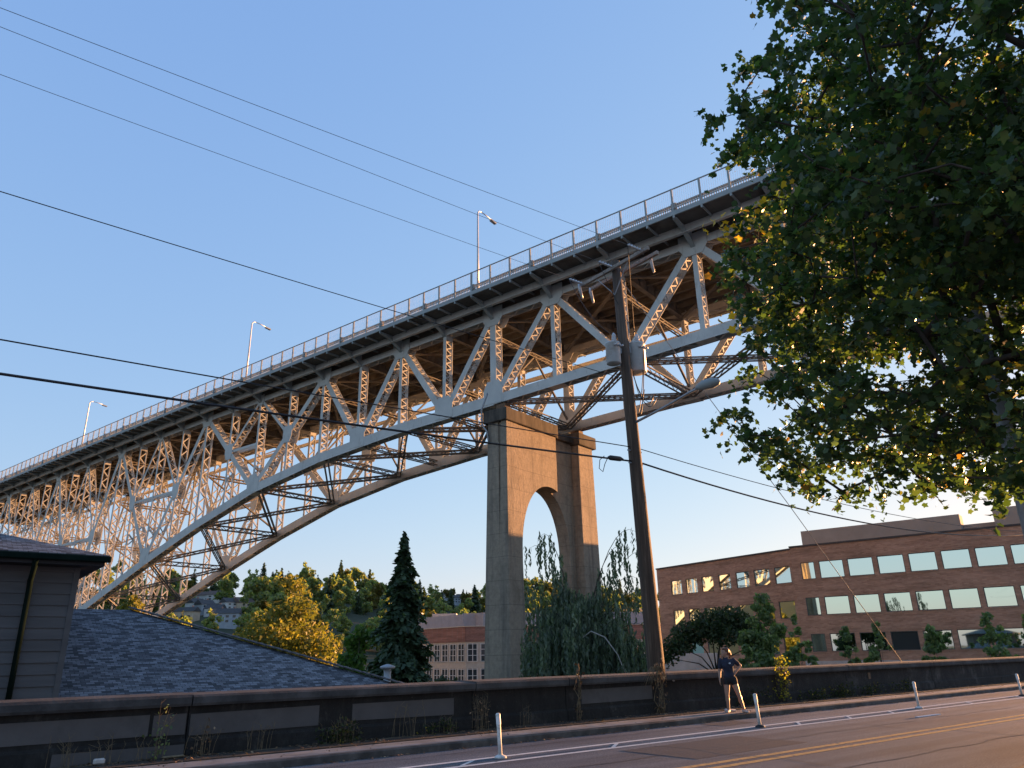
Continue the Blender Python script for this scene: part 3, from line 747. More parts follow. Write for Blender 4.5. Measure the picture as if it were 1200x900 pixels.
# ------------------------------------------------------------------ utility pole
PT, PQ = 17.12, 15.75
pole = empty('utility_pole', W(PT, PQ, -.6), 'weathered dark brown wooden utility pole with two grey transformers behind the wall', 'utility pole')
def pa(z): return W(PT-.42*(z-1)/13, PQ, z)
MB().tube([pa(-.6), pa(1), pa(5), pa(9), pa(14.3)], [.265, .25, .22, .19, .155], 18).build('pole_shaft', M['polewood'], pole, True)
for dt, dz in ((.22, 0), (-.22, .02)):
    c = pa(13.95+dz)
    mb = MB(); mb.bar(c+TD*dt-QD*1.7, c+TD*dt+QD*1.55, .1, .13, TD); mb.build('crossarm', M['armwood'], pole, False, .008)
for sg in (-1, 1):
    MB().bar(pa(13.0)+TD*-.19, pa(13.9)+TD*-.22+QD*sg*.75, .04, .012, TD).build('arm_brace', M['galv'], pole)
INS = {}
for nm, dq in (('a', -1.45), ('b', -.1), ('c', 1.4)):
    c = pa(14.03)+QD*dq-TD*.22
    p = [c, c+[0, 0, .1], c+[0, 0, .12], c+[0, 0, .17], c+[0, 0, .19], c+[0, 0, .25]]
    for sgn, L in ((-1, .62),):
        b0 = c-TD*.08-[0, 0, .06]; mb = MB()
        pts = [b0-TD*L*f for f in np.linspace(0, 1, 11)]; rr = [.02, .055, .025, .06, .025, .06, .025, .06, .025, .055, .02]
        mb.tube(pts, rr, 10).build('insulator', M['porcelain'], pole, True); INS[nm] = pts[-1]
for dq, dt in ((-1.3, .3), (1.5, -.35), (1.52, .2)):   # arresters and hanging fuse barrels
    c = pa(13.9)+QD*dq+TD*dt
    mb = MB(); mb.tube([c+[0, 0, .1], c-[0, 0, .05], c+TD*.1-[0, 0, .45]], [.05, .06, .045], 8).build('fuse_cutout', M['porcelain'], pole, True)
def transformer(dt, dq, z, rad, h, name='transformer'):
    c = pa(z)+TD*dt+QD*dq
    mb = MB(); mb.tube([c, c+[0, 0, .02], c+[0, 0, h*.93], c+[0, 0, h*.95], c+[0, 0, h], c+[0, 0, h+.03]], [rad*.9, rad, rad, rad*1.05, rad*1.05, rad*.7], 24)
    tk = mb.build('transformer', M['tankpaint'], pole, True)
    b = c+[0, 0, h]+TD*.02-QD*rad*.25
    MB().tube([b, b+[0, 0, .06], b+[0, 0, .1], b+[0, 0, .14], b+[0, 0, .18], b+[0, 0, .22], b+[0, 0, .26], b+[0, 0, .36]], [.07, .05, .1, .055, .09, .05, .08, .03], 10).build('bushing', M['porcelain'], tk, True)
    for i in (-1, 0, 1):
        s = c+[0, 0, h*.8]-QD*rad+TD*i*.13; MB().tube([s+QD*.03, s-QD*.1], .035, 8).build('terminal', M['porcelain'], tk, True)
    MB().bar(pa(z+h*.7), c+[0, 0, h*.7], .12, .18, QD).build('mount', M['galv'], tk)
    return c
T1 = transformer(-.50, .05, 10.45, .24, .72); T2 = transformer(.55, .02, 10.35, .31, 1.02)
MB().tube([pa(8.5)-QD*.1, W(PT-.1, PQ-1.2, 8.72), W(PT-.05, PQ-2.3, 8.95), W(PT-.02, PQ-2.62, 9.0)], .042, 10).build('lamp_arm', M['galv'], pole, True)
hd = W(PT-.02, PQ-2.5, 9.0)
mb = MB(); pts = [hd-QD*f for f in (0, .1, .3, .6, .8, .86)]; mb.tube([p+[0, 0, .03*math.sin(i)] for i, p in enumerate(pts)], [.06, .10, .15, .16, .10, .02], 12)
mb.build('lamp_head', M['greyclad'] if False else M['rail'], pole, True)
# risers, drip loops
def loose(name, pts, r=.012, mat='wire', parent=pole, n=5): return MB().tube(pts, r, n).build(name, M[mat], parent, True)
def arc(p0, p1, sag, n=12):
    p0, p1 = np.asarray(p0), np.asarray(p1)
    return [p0*(1-f)+p1*f-np.array([0, 0, 4*sag*f*(1-f)]) for f in np.linspace(0, 1, n)]
loose('jumper', arc(INS['a']+[0, 0, 0], T2+[0, 0, 1.36], -.2)); loose('jumper', arc(INS['b'], T2+[.1, 0, 1.4], .25)); loose('jumper', arc(INS['c'], T1+[0, 0, 1.05], .35))
for k in range(4):
    z = rnd.uniform(9.6, 10.3); loose('drip_loop', arc(pa(z+.3)+TD*.3, pa(z-.5)+TD*rnd.uniform(.35, 1.0)-QD*rnd.uniform(.1, .5), rnd.uniform(.3, .7)), .011)
for k in range(4):
    loose('drip_loop', arc(T2+[0, 0, .7]-QD*.35, pa(8.9)+TD*rnd.uniform(.3, .7), rnd.uniform(.3, .8)), .013)
loose('conduit', [pa(13.2)+TD*.17, pa(10)+TD*.2, pa(7.2)+TD*.235], .03, 'galv')
for z in (7.6, 7.2): MB().tube([pa(z)-TD*.3, pa(z)+TD*.3], .03, 8).build('bolt', M['galv'], pole)

# ------------------------------------------------------------------ wires
def span(name, pts, r, label, mat='wire', n=5):
    o = MB().tube(pts, r, n).build(name, M[mat], None, True); return tag(o, label, 'power line')
def cat(p0, p1, sag, n=40): return arc(p0, p1, sag, n)
T0 = -38
span('power_line', cat(INS['a'], W(T0, PQ-1.45, 12.75), .30), .0065, 'uppermost of the thin bare wires crossing the open sky on the left', 'wire2')
span('power_line', cat(INS['b'], W(T0, PQ-.15, 14.63), .25), .0065, 'second thin bare wire from the top crossing the open sky', 'wire2')
span('power_line', cat(INS['c'], W(T0, PQ+1.4, 14.8), .35), .0065, 'third thin bare wire from the top, running to the left crossarm end', 'wire2')
span('power_line', cat(pa(10.0)-TD*.2, W(T0, PQ-.1, 12.07), .4), .011, 'single thin wire that meets the bridge railing above the truss, below the upper three', 'wire')
span('cable', cat(pa(7.72)-TD*.2, W(T0, PQ, 7.35), .35), .016, 'upper of two black cables sagging across the truss to the pole', 'wire')
span('cable', cat(pa(7.26)-TD*.2, W(T0, PQ, 6.8), .55), .030, 'thickest black cable crossing low over the truss from the left edge to the pole', 'wire')
tp = W(60, PQ, 9.2)
span('cable', cat(pa(7.72)+TD*.2, W(60, PQ, 8.6), 1.05), .014, 'upper thin cable running right from the pole past the brick building', 'wire')
span('cable', cat(pa(7.26)+TD*.2, W(60, PQ, 9.2), 1.6), .030, 'thick black cable running right from the pole across the brick facade', 'wire')
span('guy_wire', [pa(13.7)+TD*.15, W(24.77, 15.55, 6.6), W(30.9, 15.5, 1.0)], .014, 'pale guy wire slanting down from the pole top across the brick building', 'strand')
gw = W(26.9, 15.53, 4.63)
lp = [pa(7.26)-TD*1.2+[0, 0, -.02], pa(7.26)-TD*1.35+[0, 0, -.25], pa(7.26)-TD*1.45+[0, 0, -.5], pa(7.26)-TD*1.6+[0, 0, -.42], pa(7.26)-TD*1.55+[0, 0, -.15], pa(7.26)-TD*1.35]
tag(loose('cable_slack', lp, .012, 'wire', None), 'small loop of slack black cable hanging left of the pole', 'cable loop')
tag(MB().tube([pa(7.26)-TD*.55+[0, 0, .0], pa(7.26)-TD*.7+[0, 0, .0], pa(7.26)-TD*1.1-[0, 0, .02], pa(7.26)-TD*1.2-[0, 0, .02]], [.03, .08, .08, .03], 8).build('splice_case', M['black'], None, True), 'black splice case clamped to the thick cable left of the pole', 'cable splice')

# ------------------------------------------------------------------ street light pole at the right edge
o = polar(34.5, 13.2, .12); r = empty('street_light_pole', o, 'plain silver light pole rising at the right edge into the leaves', 'light pole')
MB().tube([o, o+[0, 0, .3]], [.17, .13], 12).build('base', M['galv'], r, True)
MB().tube([o+[0, 0, .3], o+[0, 0, 4], o+[0, 0, 6.6]], [.12, .11, .095], 14).build('pole', M['galv'], r, True)
MB().tube([o+[0, 0, 6.4], o+QD*.5+[0, 0, 6.7], o+QD*1.4+[0, 0, 6.8]], .04, 8).build('arm', M['galv'], r, True)
hd2 = o+QD*1.3+[0, 0, 6.79]
MB().tube([hd2+QD*f for f in (0, .1, .5, .7)], [.06, .12, .14, .05], 10).build('lamp_head', M['rail'], r, True)

# ------------------------------------------------------------------ house below the road on the left
house = empty('grey_house', W(0, 20, -3), 'dark grey sided house with blue-grey shingle roofs below the road on the left', 'house')
# tall part
w = MB()
hq, ht = 17.0, 2.24
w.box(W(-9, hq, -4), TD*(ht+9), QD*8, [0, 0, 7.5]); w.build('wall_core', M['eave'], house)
mb = MB(); z = -1.0
while z < 3.5:      # lap siding boards on the two faces that show
    h = .205
    mb.prism([W(-9, hq-.004, z), W(-9, hq-.030, z), W(-9, hq-.008, z+h), W(-9, hq-.004, z+h)], TD*(ht+9-.06))
    mb.prism([W(ht+.004, hq+.06, z), W(ht+.030, hq+.06, z), W(ht+.008, hq+.06, z+h), W(ht+.004, hq+.06, z+h)], QD*7.9)
    z += h
mb.build('siding', M['siding'], house)
MB().box(W(ht-.06, hq-.034, -1), TD*.10, QD*.10, [0, 0, 4.5]).build('corner_board', M['siding'], house)
def hip(t0, t1, q0, q1, z0, slope, name, mat, thick=.14, ridge=True):
    """hip roof over a rectangle, rising at slope"""
    d = min(t1-t0, q1-q0)/2; zr = z0+d*slope
    if (q1-q0) <= (t1-t0): r0, r1 = (t0+d, (q0+q1)/2), (t1-d, (q0+q1)/2)
    else: r0, r1 = ((t0+t1)/2, q0+d), ((t0+t1)/2, q1-d)
    V = [W(t0, q0, z0), W(t1, q0, z0), W(t1, q1, z0), W(t0, q1, z0), W(*r0, zr), W(*r1, zr)]
    V += [W(t0, q0, z0-thick), W(t1, q0, z0-thick), W(t1, q1, z0-thick), W(t0, q1, z0-thick)]
    if (q1-q0) <= (t1-t0): F = [(0, 1, 5, 4), (1, 2, 5), (2, 3, 4, 5), (3, 0, 4)]
    else: F = [(0, 1, 4), (1, 2, 5, 4), (2, 3, 5), (3, 0, 4, 5)]
    return MB().add(V, F+[(6, 7, 1, 0), (7, 8, 2, 1), (8, 9, 3, 2), (9, 6, 0, 3), (9, 8, 7, 6)]).build(name, M[mat], house)
up_roof = hip(-9.6, 2.66, 16.42, 25.6, 3.60, .30, 'upper_roof', 'shingle', .05)
# roof shaders need an axis along the eave: rotate the data into the road frame
def reframe(o, q0=0.):
    a = math.atan2(TD[1], TD[0]); Rm = Matrix.Rotation(-a, 4, 'Z')
    off = Vector(wloc(o.parent)) if o.parent else Vector((0, 0, 0))
    o.data.transform(Rm); o.matrix_local = Matrix.Rotation(a, 4, 'Z')
reframe(up_roof)
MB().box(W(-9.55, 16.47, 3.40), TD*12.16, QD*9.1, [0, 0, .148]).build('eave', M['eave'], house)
MB().box(W(-9.6, 16.36, 3.46), TD*12.3, QD*.09, [0, 0, .12]).build('gutter', M['gutter'], house, False, .02)
MB().tube([W(1.45, 16.42, 3.5), W(1.46, 16.50, 3.34), W(1.47, 16.86, 3.12), W(1.48, 16.9, 2.95), W(1.5, 16.9, .2)], .048, 10).build('downspout', M['gutter'], house, True)
# low roof
def lroof(): 
    zr = .90+5.43*.372; L = ht+.012
    V = [W(L, 16.55, .9), W(9.7, 16.55, .9), W(4.27, 21.98, zr), W(L, 21.98, zr), W(9.7, 27.4, .9), W(L, 27.4, .9)]
    n = len(V); V += [p-np.array([0, 0, .06]) for p in V]
    F = [(0, 1, 2, 3), (1, 4, 2), (4, 5, 3, 2), (6, 9, 8, 7), (7, 8, 10), (10, 8, 9, 11), (0, 6, 7, 1), (1, 7, 10, 4), (4, 10, 11, 5), (5, 11, 9, 6, 0, 3)]
    return MB().add(V, F).build('lower_roof', M['shingle'], house)
low = lroof(); reframe(low)
mb = MB(); a, b = W(9.7, 16.55, .93), W(4.27, 21.98, .93+5.43*.372)
n = 34
for i in range(n):
    p0 = a+(b-a)*i/n; p1 = a+(b-a)*(i+1.15)/n; mb.bar(p0+[0, 0, .012], p1+[0, 0, .03], .22, .02, np.cross(b-a, [0, 0, 1]))
mb.build('ridge_cap', M['roofdark'], house)
MB().box(W(ht+.012, 17.0, -4), TD*7, QD*9.9, [0, 0, 4.88]).build('wall', M['siding'], house)
v = W(9.38, 17.5, 1.06)
vt = MB().tube([v-[0, 0, .5], v+[0, 0, .32]], .09, 12).build('roof_vent', M['galv'], house, True)
MB().tube([v+[0, 0, .30], v+[0, 0, .33], v+[0, 0, .37], v+[0, 0, .42]], [.1, .19, .18, .03], 14).build('vent_cap', M['galv'], vt, True)

# ------------------------------------------------------------------ brick office building on the right
EB = 88.
bld = empty('brick_building', B(24, EB, -5), 'long three-storey red-brown brick office building with mirror windows, right of the pole', 'building')
def bx(name, mat, s0, s1, e0, e1, z0, z1, parent=None, bevel=0.):
    c = SD*s0+ED*e0+np.array([0, 0, z0])
    return MB().box(c, SD*(s1-s0), ED*(e1-e0), [0, 0, z1-z0]).build(name, M[mat], parent or bld, False, bevel)
def breframe(o):
    a = math.atan2(SD[1], SD[0]); o.data.transform(Matrix.Rotation(-a, 4, 'Z')); o.matrix_local = Matrix.Rotation(a, 4, 'Z')
# facade with real window openings: horizontal bands and piers between the windows
rows = [(1.28, 3.12), (5.07, 6.97), (8.93, 10.80)]
wins = [(25.74-i*3.05, 23.15-i*3.05) for i in range(9)]
wins.append((27.75, 26.25))
small = [(44.05, 42.60), (42.02, 40.50), (39.93, 38.40), (37.70, 36.20), (35.52, 33.87), (33.28, 31.42), (30.83, 28.98)]
SC0, WA = 28.72, R(20)                                   # the left wing bends back by 20 degrees at SC0
WD = SD*math.cos(WA)+ED*math.sin(WA); WN = ED*math.cos(WA)-SD*math.sin(WA)
def wing_l(s): return (s-SC0)/(math.cos(WA)-s/EB*math.sin(WA))
def facade(org, U, Nn, a0, a1, openings, zoff, nm):
    """brick wall along U from a0 to a1 (inward normal Nn) with real openings, windows set back in them"""
    TH = .5; mb = MB(); al = sorted((min(w), max(w)) for w in openings)
    def wb(s0, s1, z0, z1): mb.box(org+U*s0+np.array([0, 0, z0+zoff]), U*(s1-s0), Nn*TH, [0, 0, z1-z0])
    zs = [-5]+[z for r_ in rows for z in r_]+[12.55]
    for i in range(0, len(zs), 2): wb(a0, a1, zs[i], zs[i+1])
    for z0, z1 in rows:
        prev = a0
        for a, b in al: wb(prev, a, z0+.002, z1-.002); prev = b
        wb(prev, a1, z0+.002, z1-.002)
    f_ = mb.build(nm, M['brick'], bld); ang = math.atan2(U[1], U[0]); f_.data.transform(Matrix.Rotation(-ang, 4, 'Z')); f_.matrix_local = Matrix.Rotation(ang, 4, 'Z')
    mb = MB(); mb.box(org+U*(a0-.05)-Nn*.10+np.array([0, 0, 12.553+zoff]), U*(a1-a0+.1), Nn*(TH+.2), [0, 0, .17]); mb.build('coping', M['roofdark'], bld)
    for ri, (z0, z1) in enumerate(rows):
        z0 += zoff; z1 += zoff
        for wi, (a, b) in enumerate(al):
            mb = MB(); f = .07
            def fr(s0, s1, y0, y1): mb.box(org+U*s0+Nn*.06+np.array([0, 0, y0]), U*(s1-s0), Nn*.10, [0, 0, y1-y0])
            fr(a, b, z0, z0+f); fr(a, b, z1-f, z1); fr(a, a+f, z0+f, z1-f); fr(b-f, b, z0+f, z1-f)
            w = mb.build('window', M['wframe'], bld)
            g = 'mirror' if ri == 2 else 'mirror2'
            if ri == 0: g = 'darkglass' if (wi % 4 == 2) else 'mirror2'
            if ri == 0 and nm == 'wing_facade' and wi == len(al)-2: g = 'teal'
            c = org+U*(a+f)+Nn*.12+np.array([0, 0, z0+f]); tl = rnd.uniform(-.010, .010)
            MB().prism([c, c+U*(b-a-2*f)+Nn*tl, c+U*(b-a-2*f)+Nn*tl+np.array([0, 0, z1-z0-2*f]), c+np.array([0, 0, z1-z0-2*f])], Nn*.02).build('pane', M[g], w)
            MB().box(org+U*(a-.05)-Nn*.05+np.array([0, 0, z0-.085]), U*(b-a+.1), Nn*.10, [0, 0, .08]).build('sill', M['brick'], w)
SB0 = -3.2
facade(ED*EB, SD, ED, SB0, SC0, wins, 0., 'facade')
LW = wing_l(45.9); wo = ED*EB+SD*SC0
facade(wo, WD, WN, .004, LW, [(wing_l(a), wing_l(b)) for a, b in small], -.22, 'wing_facade')
mb = MB(); foot = [SD*SB0+ED*(EB+.503), SD*SC0+ED*(EB+.503), wo+WD*LW+WN*.503, wo+WD*LW+WN*22, SD*SB0+ED*(EB+26)]
mb.prism([p+np.array([0, 0, -5]) for p in foot], [0, 0, 17.2]); breframe(mb.build('side_walls', M['brick'], bld))
bx('penthouse', 'stucco', 11.4, 27.8, EB+2.0, EB+4.0, 12.15, 14.55); bx('penthouse', 'stucco', -2.5, 8.4, EB+2.0, EB+14, 12.15, 14.75); bx('parapet', 'stucco', 8.41, 11.39, EB+3.2, EB+6, 12.15, 13.55)
bx('base_course', 'pale_conc', SB0, SC0, EB-.06, EB-.003, -5, .35)
lw = MB()
tag(lw.box(SD*37.0+ED*84+np.array([0, 0, -5]), SD*13, ED*.4, [0, 0, 6.35]).build('parapet_wall', M['pale_conc'], None, False, .03), 'pale concrete parapet in front of the brick building, behind the pole foot', 'wall')
mb = MB()
lw2 = MB().box(polar(2.2, 70, -5), ED*.4, SD*-7, [0, 0, 5.7]); tag(lw2.build('parapet_wall', M['pale_conc'], None, False, .03), 'short pale wall piece seen low behind the weeping tree trunk', 'wall')

# ------------------------------------------------------------------ second, paler building behind the pier
b2 = empty('pale_brick_building', polar(0, 150, -6), 'two-storey pale red brick building with white mullioned windows behind the pier', 'building')
P0, P1, P2 = polar(-8.6, 160), polar(-3.75, 141), polar(11.5, 152)
def wallseg(p, q, z0, z1, mat, name, off=0., th=.6):
    d = (q-p)/np.linalg.norm(q-p); n = np.array([d[1], -d[0], 0]); n = n if n@p < 0 else -n
    a, b = p+n*off, q+n*off
    return MB().prism([a+[0, 0, z0], b+[0, 0, z0], b+[0, 0, z1], a+[0, 0, z1]], -n*th).build(name, M[mat], b2)
for a, b in ((P0, P1), (P1, P2)):
    wallseg(a, b, -6, 6.1, 'cream', 'lower_wall'); wallseg(a, b, 3.9, 6.45, 'brick2', 'brick_band', .12); wallseg(a, b, 6.46, 6.62, 'cream', 'coping', .22)
    d = (b-a)/np.linalg.norm(b-a); n = np.array([d[1], -d[0], 0]); n = n if n@a < 0 else -n
    wallseg(a-n*4, b-n*4+d*(-3 if b is P2 else 0), 5.9, 9.0, 'greyclad', 'upper_storey')
    L = np.linalg.norm(b-a); k = int(L/2.35)
    for i in range(k):
        o = a+d*(L*(i+.12)/k)+n*.06; ww = L/k*.76
        for z0, z1 in ((.55, 3.6), (-4.2, -.6)):
            mb = MB(); mb.box(o+[0, 0, z0], d*ww, -n*.1, [0, 0, z1-z0]); w = mb.build('window', M['darkglass'], b2)
            mb = MB()
            for f in (0, .5, .94): mb.box(o+d*ww*f+[0, 0, z0], d*ww*.07, n*.06, [0, 0, z1-z0])
            for f in (0, .33, .66, .96): mb.box(o+n*.003+[0, 0, z0+(z1-z0)*f], d*ww, n*.05, [0, 0, .09])
            mb.build('mullions', M['whiteframe'], w)
roofp = [P0, P1, P2, polar(11.5, 175), polar(-8.6, 178)]
MB().prism([p+[0, 0, 6.3] for p in roofp], [0, 0, .12]).build('roof', M['greyclad'], b2)
for az, rr, w_, h_ in ((-6.2, 163, 5, 1.5), (-3.4, 160, 6, 1.2), (-8, 166, 3, 1.9)):
    c = polar(az, rr, 8.4); MB().box(c, [w_, 0, 0], [0, 3, 0], [0, 0, h_]).build('roof_unit', M['galv'], b2)

# ------------------------------------------------------------------ hillside far behind
RA = ([-95, -60, -30, -18, -5, 5, 20, 60], [380, 430, 560, 640, 735, 800, 880, 950])
def hillz(az, r):
    prof = np.interp(az, [-90, -60, -35, -22, -8, 3, 9, 20, 60], [56, 54, 51, 49, 46, 44, 35, 18, 8])
    R0 = np.interp(az, *RA); x = np.clip((r/R0-.5)/.5, 0, 1.); top = prof*R0/660+2.5*math.sin(az*.33)+1.6*math.sin(az*.9+1)
    f = 1.15*x-.15*x**4
    return -12+(top+12)*f+max(0, r-R0)*.015
def r_at(az, el):
    R0 = np.interp(az, *RA); best = min(np.linspace(.52, 1., 97), key=lambda f: abs(math.degrees(math.atan2(hillz(az, f*R0)-1.65, f*R0))-el)); return best*R0
az_ = np.arange(-92, 62, 1.5); fs_ = [.40, .5, .55, .6, .65, .7, .75, .8, .85, .9, .95, 1., 1.15, 1.5, 2.6]
V = [polar(a, f*np.interp(a, *RA), hillz(a, f*np.interp(a, *RA)) if f > .4 else -18) for a in az_ for f in fs_]; n = len(fs_)
F = [(i*n+j, i*n+j+1, (i+1)*n+j+1, (i+1)*n+j) for i in range(len(az_)-1) for j in range(n-1)]
struct(MB().add(V, F).build('hillside', M['hill'], None, True))

# ------------------------------------------------------------------ trees
def crown_points(n, lobes):
    """points through a set of ellipsoid lobes, thicker towards the skin"""
    w = np.array([l[3]*l[4]*l[5] for l in lobes]); idx = nr.choice(len(lobes), n, p=w/w.sum())
    d = nr.normal(size=(n, 3)); d /= np.linalg.norm(d, axis=1)[:, None]; r = nr.random(n)**.45
    L = np.array(lobes); return L[idx, :3]+d*r[:, None]*L[idx, 3:6]*(1+nr.normal(size=(n, 1))*.07)
def lobes_for(w, h, n, zc, low=.25, k=1.):
    out = []
    for i in range(n):
        z = rnd.uniform(low, 1.)*h; f = math.sin(math.pi*min(1, max(.08, (z/h-.02)*.92+.08)))**.7
        a = rnd.uniform(0, 6.28); rr = rnd.uniform(.1, .62)*w*f; s = rnd.uniform(.20, .34)*w*(.55+.45*f)*k
        out.append((rr*math.cos(a), rr*math.sin(a), z*.92, s, s, s*rnd.uniform(.6, .85)))
    return out
def limb_tree(mb, base, lobes, r0, fork):
    mb.tube([base, base+[0, 0, fork*.6], base+[rnd.uniform(-.1, .1), 0, fork]], [r0*1.25, r0, r0*.85], 9)
    for l in lobes:
        e = base+np.array(l[:3]); m = base+np.array([l[0]*.35, l[1]*.35, fork+(l[2]-fork)*.5])
        mb.tube([base+[0, 0, fork*.9], m, e], [r0*.5, r0*.3, r0*.08], 6)
def broadleaf(name, loc, w, h, nl, nleaf, size, mat, label, cat='tree', group=None, low=.25, r0=None, bark='bark', shape=OVAL, k=1.):
    r = empty(name, loc, label, cat, group); L = lobes_for(w, h, nl, 0, low, k); loc = np.asarray(loc, float)
    P = crown_points(nleaf, L)+loc
    leaves('crown', P, nr.uniform(.6, 1.35, nleaf)*size, M[mat], r, shape)
    mb = MB(); limb_tree(mb, loc, L[:min(len(L), 14)], r0 or w*.05, h*max(.2, low*.8)); mb.build('trunk', M[bark], r, True)
    return r
def conifer_mesh(h, w, n, size, drop=.35, gap=0.):
    z = (1-np.sqrt(nr.random(n)))*h; tier = np.floor(z/h*22)/22; a = nr.random(n)*6.283
    rmax = w*(1-z/h)**.85*(.72+.28*np.sin(a*3+tier*40))*(1-.35*(z/h*22 % 1)); rad = rmax*nr.random(n)**.35
    P = np.stack([rad*np.cos(a), rad*np.sin(a), z-drop*rad+.02*h], 1)
    out = np.stack([np.cos(a), np.sin(a), -.55*np.ones(n)], 1)+nr.normal(size=(n, 3))*.35; out /= np.linalg.norm(out, axis=1)[:, None]
    sd = np.cross(out, [0, 0, 1.])+nr.normal(size=(n, 3))*.35; sd -= out*(sd*out).sum(1)[:, None]; sd /= np.linalg.norm(sd, axis=1)[:, None]
    return P, (sd, out, np.cross(sd, out)), nr.uniform(.6, 1.3, n)*size
def conifer(name, loc, h, w, n, size, mat, label, group=None):
    r = empty(name, loc, label, 'tree', group); P, fr, sz = conifer_mesh(h, w, n, size)
    leaves('crown', P+np.asarray(loc), sz, M[mat], r, SPRAY, frames=fr)
    loc = np.asarray(loc, float); MB().tube([loc, loc+[0, 0, h*.5], loc+[0, 0, h*.97]], [w*.09, w*.06, .02], 8).build('trunk', M['bark'], r, True)
    return r
def gz(x): return -4.5
def pos(az, r, z=-4.5): return polar(az, r, z)
conifer('cedar_tree', pos(-8.4, 45), 12.9, 3.8, 18000, .42, 'leaf_fir', 'tall dark cone-shaped cedar standing left of the pier')
broadleaf('maple_tree', pos(-16.4, 96, -6), 8.8, 18.0, 36, 13000, .46, 'leaf_gold', 'broad golden-green tree lit by the sun above the roof edge', low=.2)
broadleaf('small_tree', pos(-11.4, 52, -4.5), 2.7, 9.2, 16, 4200, .32, 'leaf_green', 'bright green narrow tree between the golden tree and the cedar', low=.15)
broadleaf('shrub', pos(-5.2, 50, -4.5), 2.6, 5.3, 12, 2600, .26, 'leaf_dark', 'dark rounded shrub between the cedar and the pier foot', 'shrub', low=.1)
broadleaf('shrub', pos(-3.2, 47, -4.5), 1.7, 4.5, 8, 1600, .24, 'leaf_dark', 'low dark shrub against the left foot of the pier', 'shrub', low=.1)
broadleaf('shrub', pos(-3.6, 40, -4.5), .8, 4.35, 5, 700, .2, 'leaf_green', 'small light green bush peeping over the wall left of the pier', 'shrub', low=.1)
broadleaf('shrub', pos(-6.6, 44, -4.5), 2.2, 4.9, 9, 2000, .24, 'leaf_dark', 'dark shrub at the foot of the cedar', 'shrub', low=.1)
broadleaf('maple_tree', pos(-26.6, 112, -6), 5.2, 16.8, 22, 5000, .5, 'leaf_gold', 'sunlit yellow-green tree under the arch of the bridge at left', low=.2)
broadleaf('small_tree', pos(-24.0, 150, -6), 4.0, 16.5, 14, 2400, .5, 'leaf_gold', 'small yellow-green tree under the low end of the far bridge arch', low=.2)
broadleaf('small_tree', pos(2.9, 75, -5), 1.7, 7.4, 10, 1200, .3, 'leaf_gold', 'yellowish small tree glimpsed through the pier arch', low=.15)
# dark spreading tree and lighter ones in front of the office building
dk = empty('shade_tree', pos(14.0, 70), 'dark spreading tree with a bare trunk in front of the brick building', 'tree'); o = np.array(wloc(dk))
L = [(-2.9, 0, 6.3, 1.5, 1.3, .8), (-1.6, .5, 7.2, 1.6, 1.4, 1.0), (-.2, -.3, 8.0, 1.6, 1.4, 1.1), (1.4, .2, 8.3, 1.6, 1.4, 1.1), (2.8, .3, 7.5, 1.5, 1.2, 1.1), (.6, -.8, 7.0, 1.5, 1.2, .9), (-3.6, .3, 5.3, 1.0, 1., .6), (3.4, 0, 6.4, 1.1, 1., .9)]
L = [(a*1.12, b, c+.3, d*1.12, e*1.1, f*1.1) for a, b, c, d, e, f in L]
leaves('crown', crown_points(6400, L)+o, nr.uniform(.6, 1.3, 6400)*.31, M['leaf_dark'], dk)
mb = MB(); limb_tree(mb, o, L, .17, 4.6); mb.build('trunk', M['bark'], dk, True)
broadleaf('small_tree', pos(17.6, 60), 3.1, 11.0, 44, 6400, .27, 'leaf_mid', 'leafy mid-green tree right behind the woman, before the brick building', low=.3, k=.7)
for az, rr, w, h, lab in ((16.2, 50, 1.3, 7.0, 'slender young tree just right of the leafy green tree'), (19.6, 48, 1.3, 8.6, 'slender young tree above the vine on the wall'), (22.7, 50, 1.2, 7.9, 'slender young tree under the narrow dark window'),
                          (24.6, 52, 1.35, 8.1, 'young tree covering the lower left of the mirror window row'), (27.9, 52, 1.45, 8.1, 'rounded young tree left of the hill reflection window'), (31.2, 54, 1.9, 8.6, 'wide young tree between two ground floor windows')):
    broadleaf('sapling', pos(az, rr), w*1.1, h, 46, 2600, .26, 'leaf_mid', lab, 'young tree', low=.35, r0=.06, k=.62)
broadleaf('small_tree', pos(34.6, 61), 3.1, 11.2, 40, 5400, .28, 'leaf_mid', 'leafy green tree at the right edge in front of the office windows', low=.3, k=.7)

for t, q, w, h, lab in ((88, 21.2, 3.6, 13.0, 'unseen tree added to shade the house, beyond the right edge of the office'), (112, 27.0, 5.2, 15.0, 'bigger unseen tree added for shade behind the far stretch of the wall'), (128, 35, 6., 16.5, 'broad unseen tree added for shade farther out behind the wall'), (97, 20.6, 3.2, 14.0, 'slim unseen tree added for shade close behind the far wall'), (104, 21.6, 3.4, 12.0, 'low-branched unseen tree added for shade behind the far wall')):
    broadleaf('blocker_tree', W(t, q, -4.4), w, h+4.4, 44, 8000, .6, 'leaf_dark', lab, low=.2)  # trees added out of view to cast shade on the house and its roofs

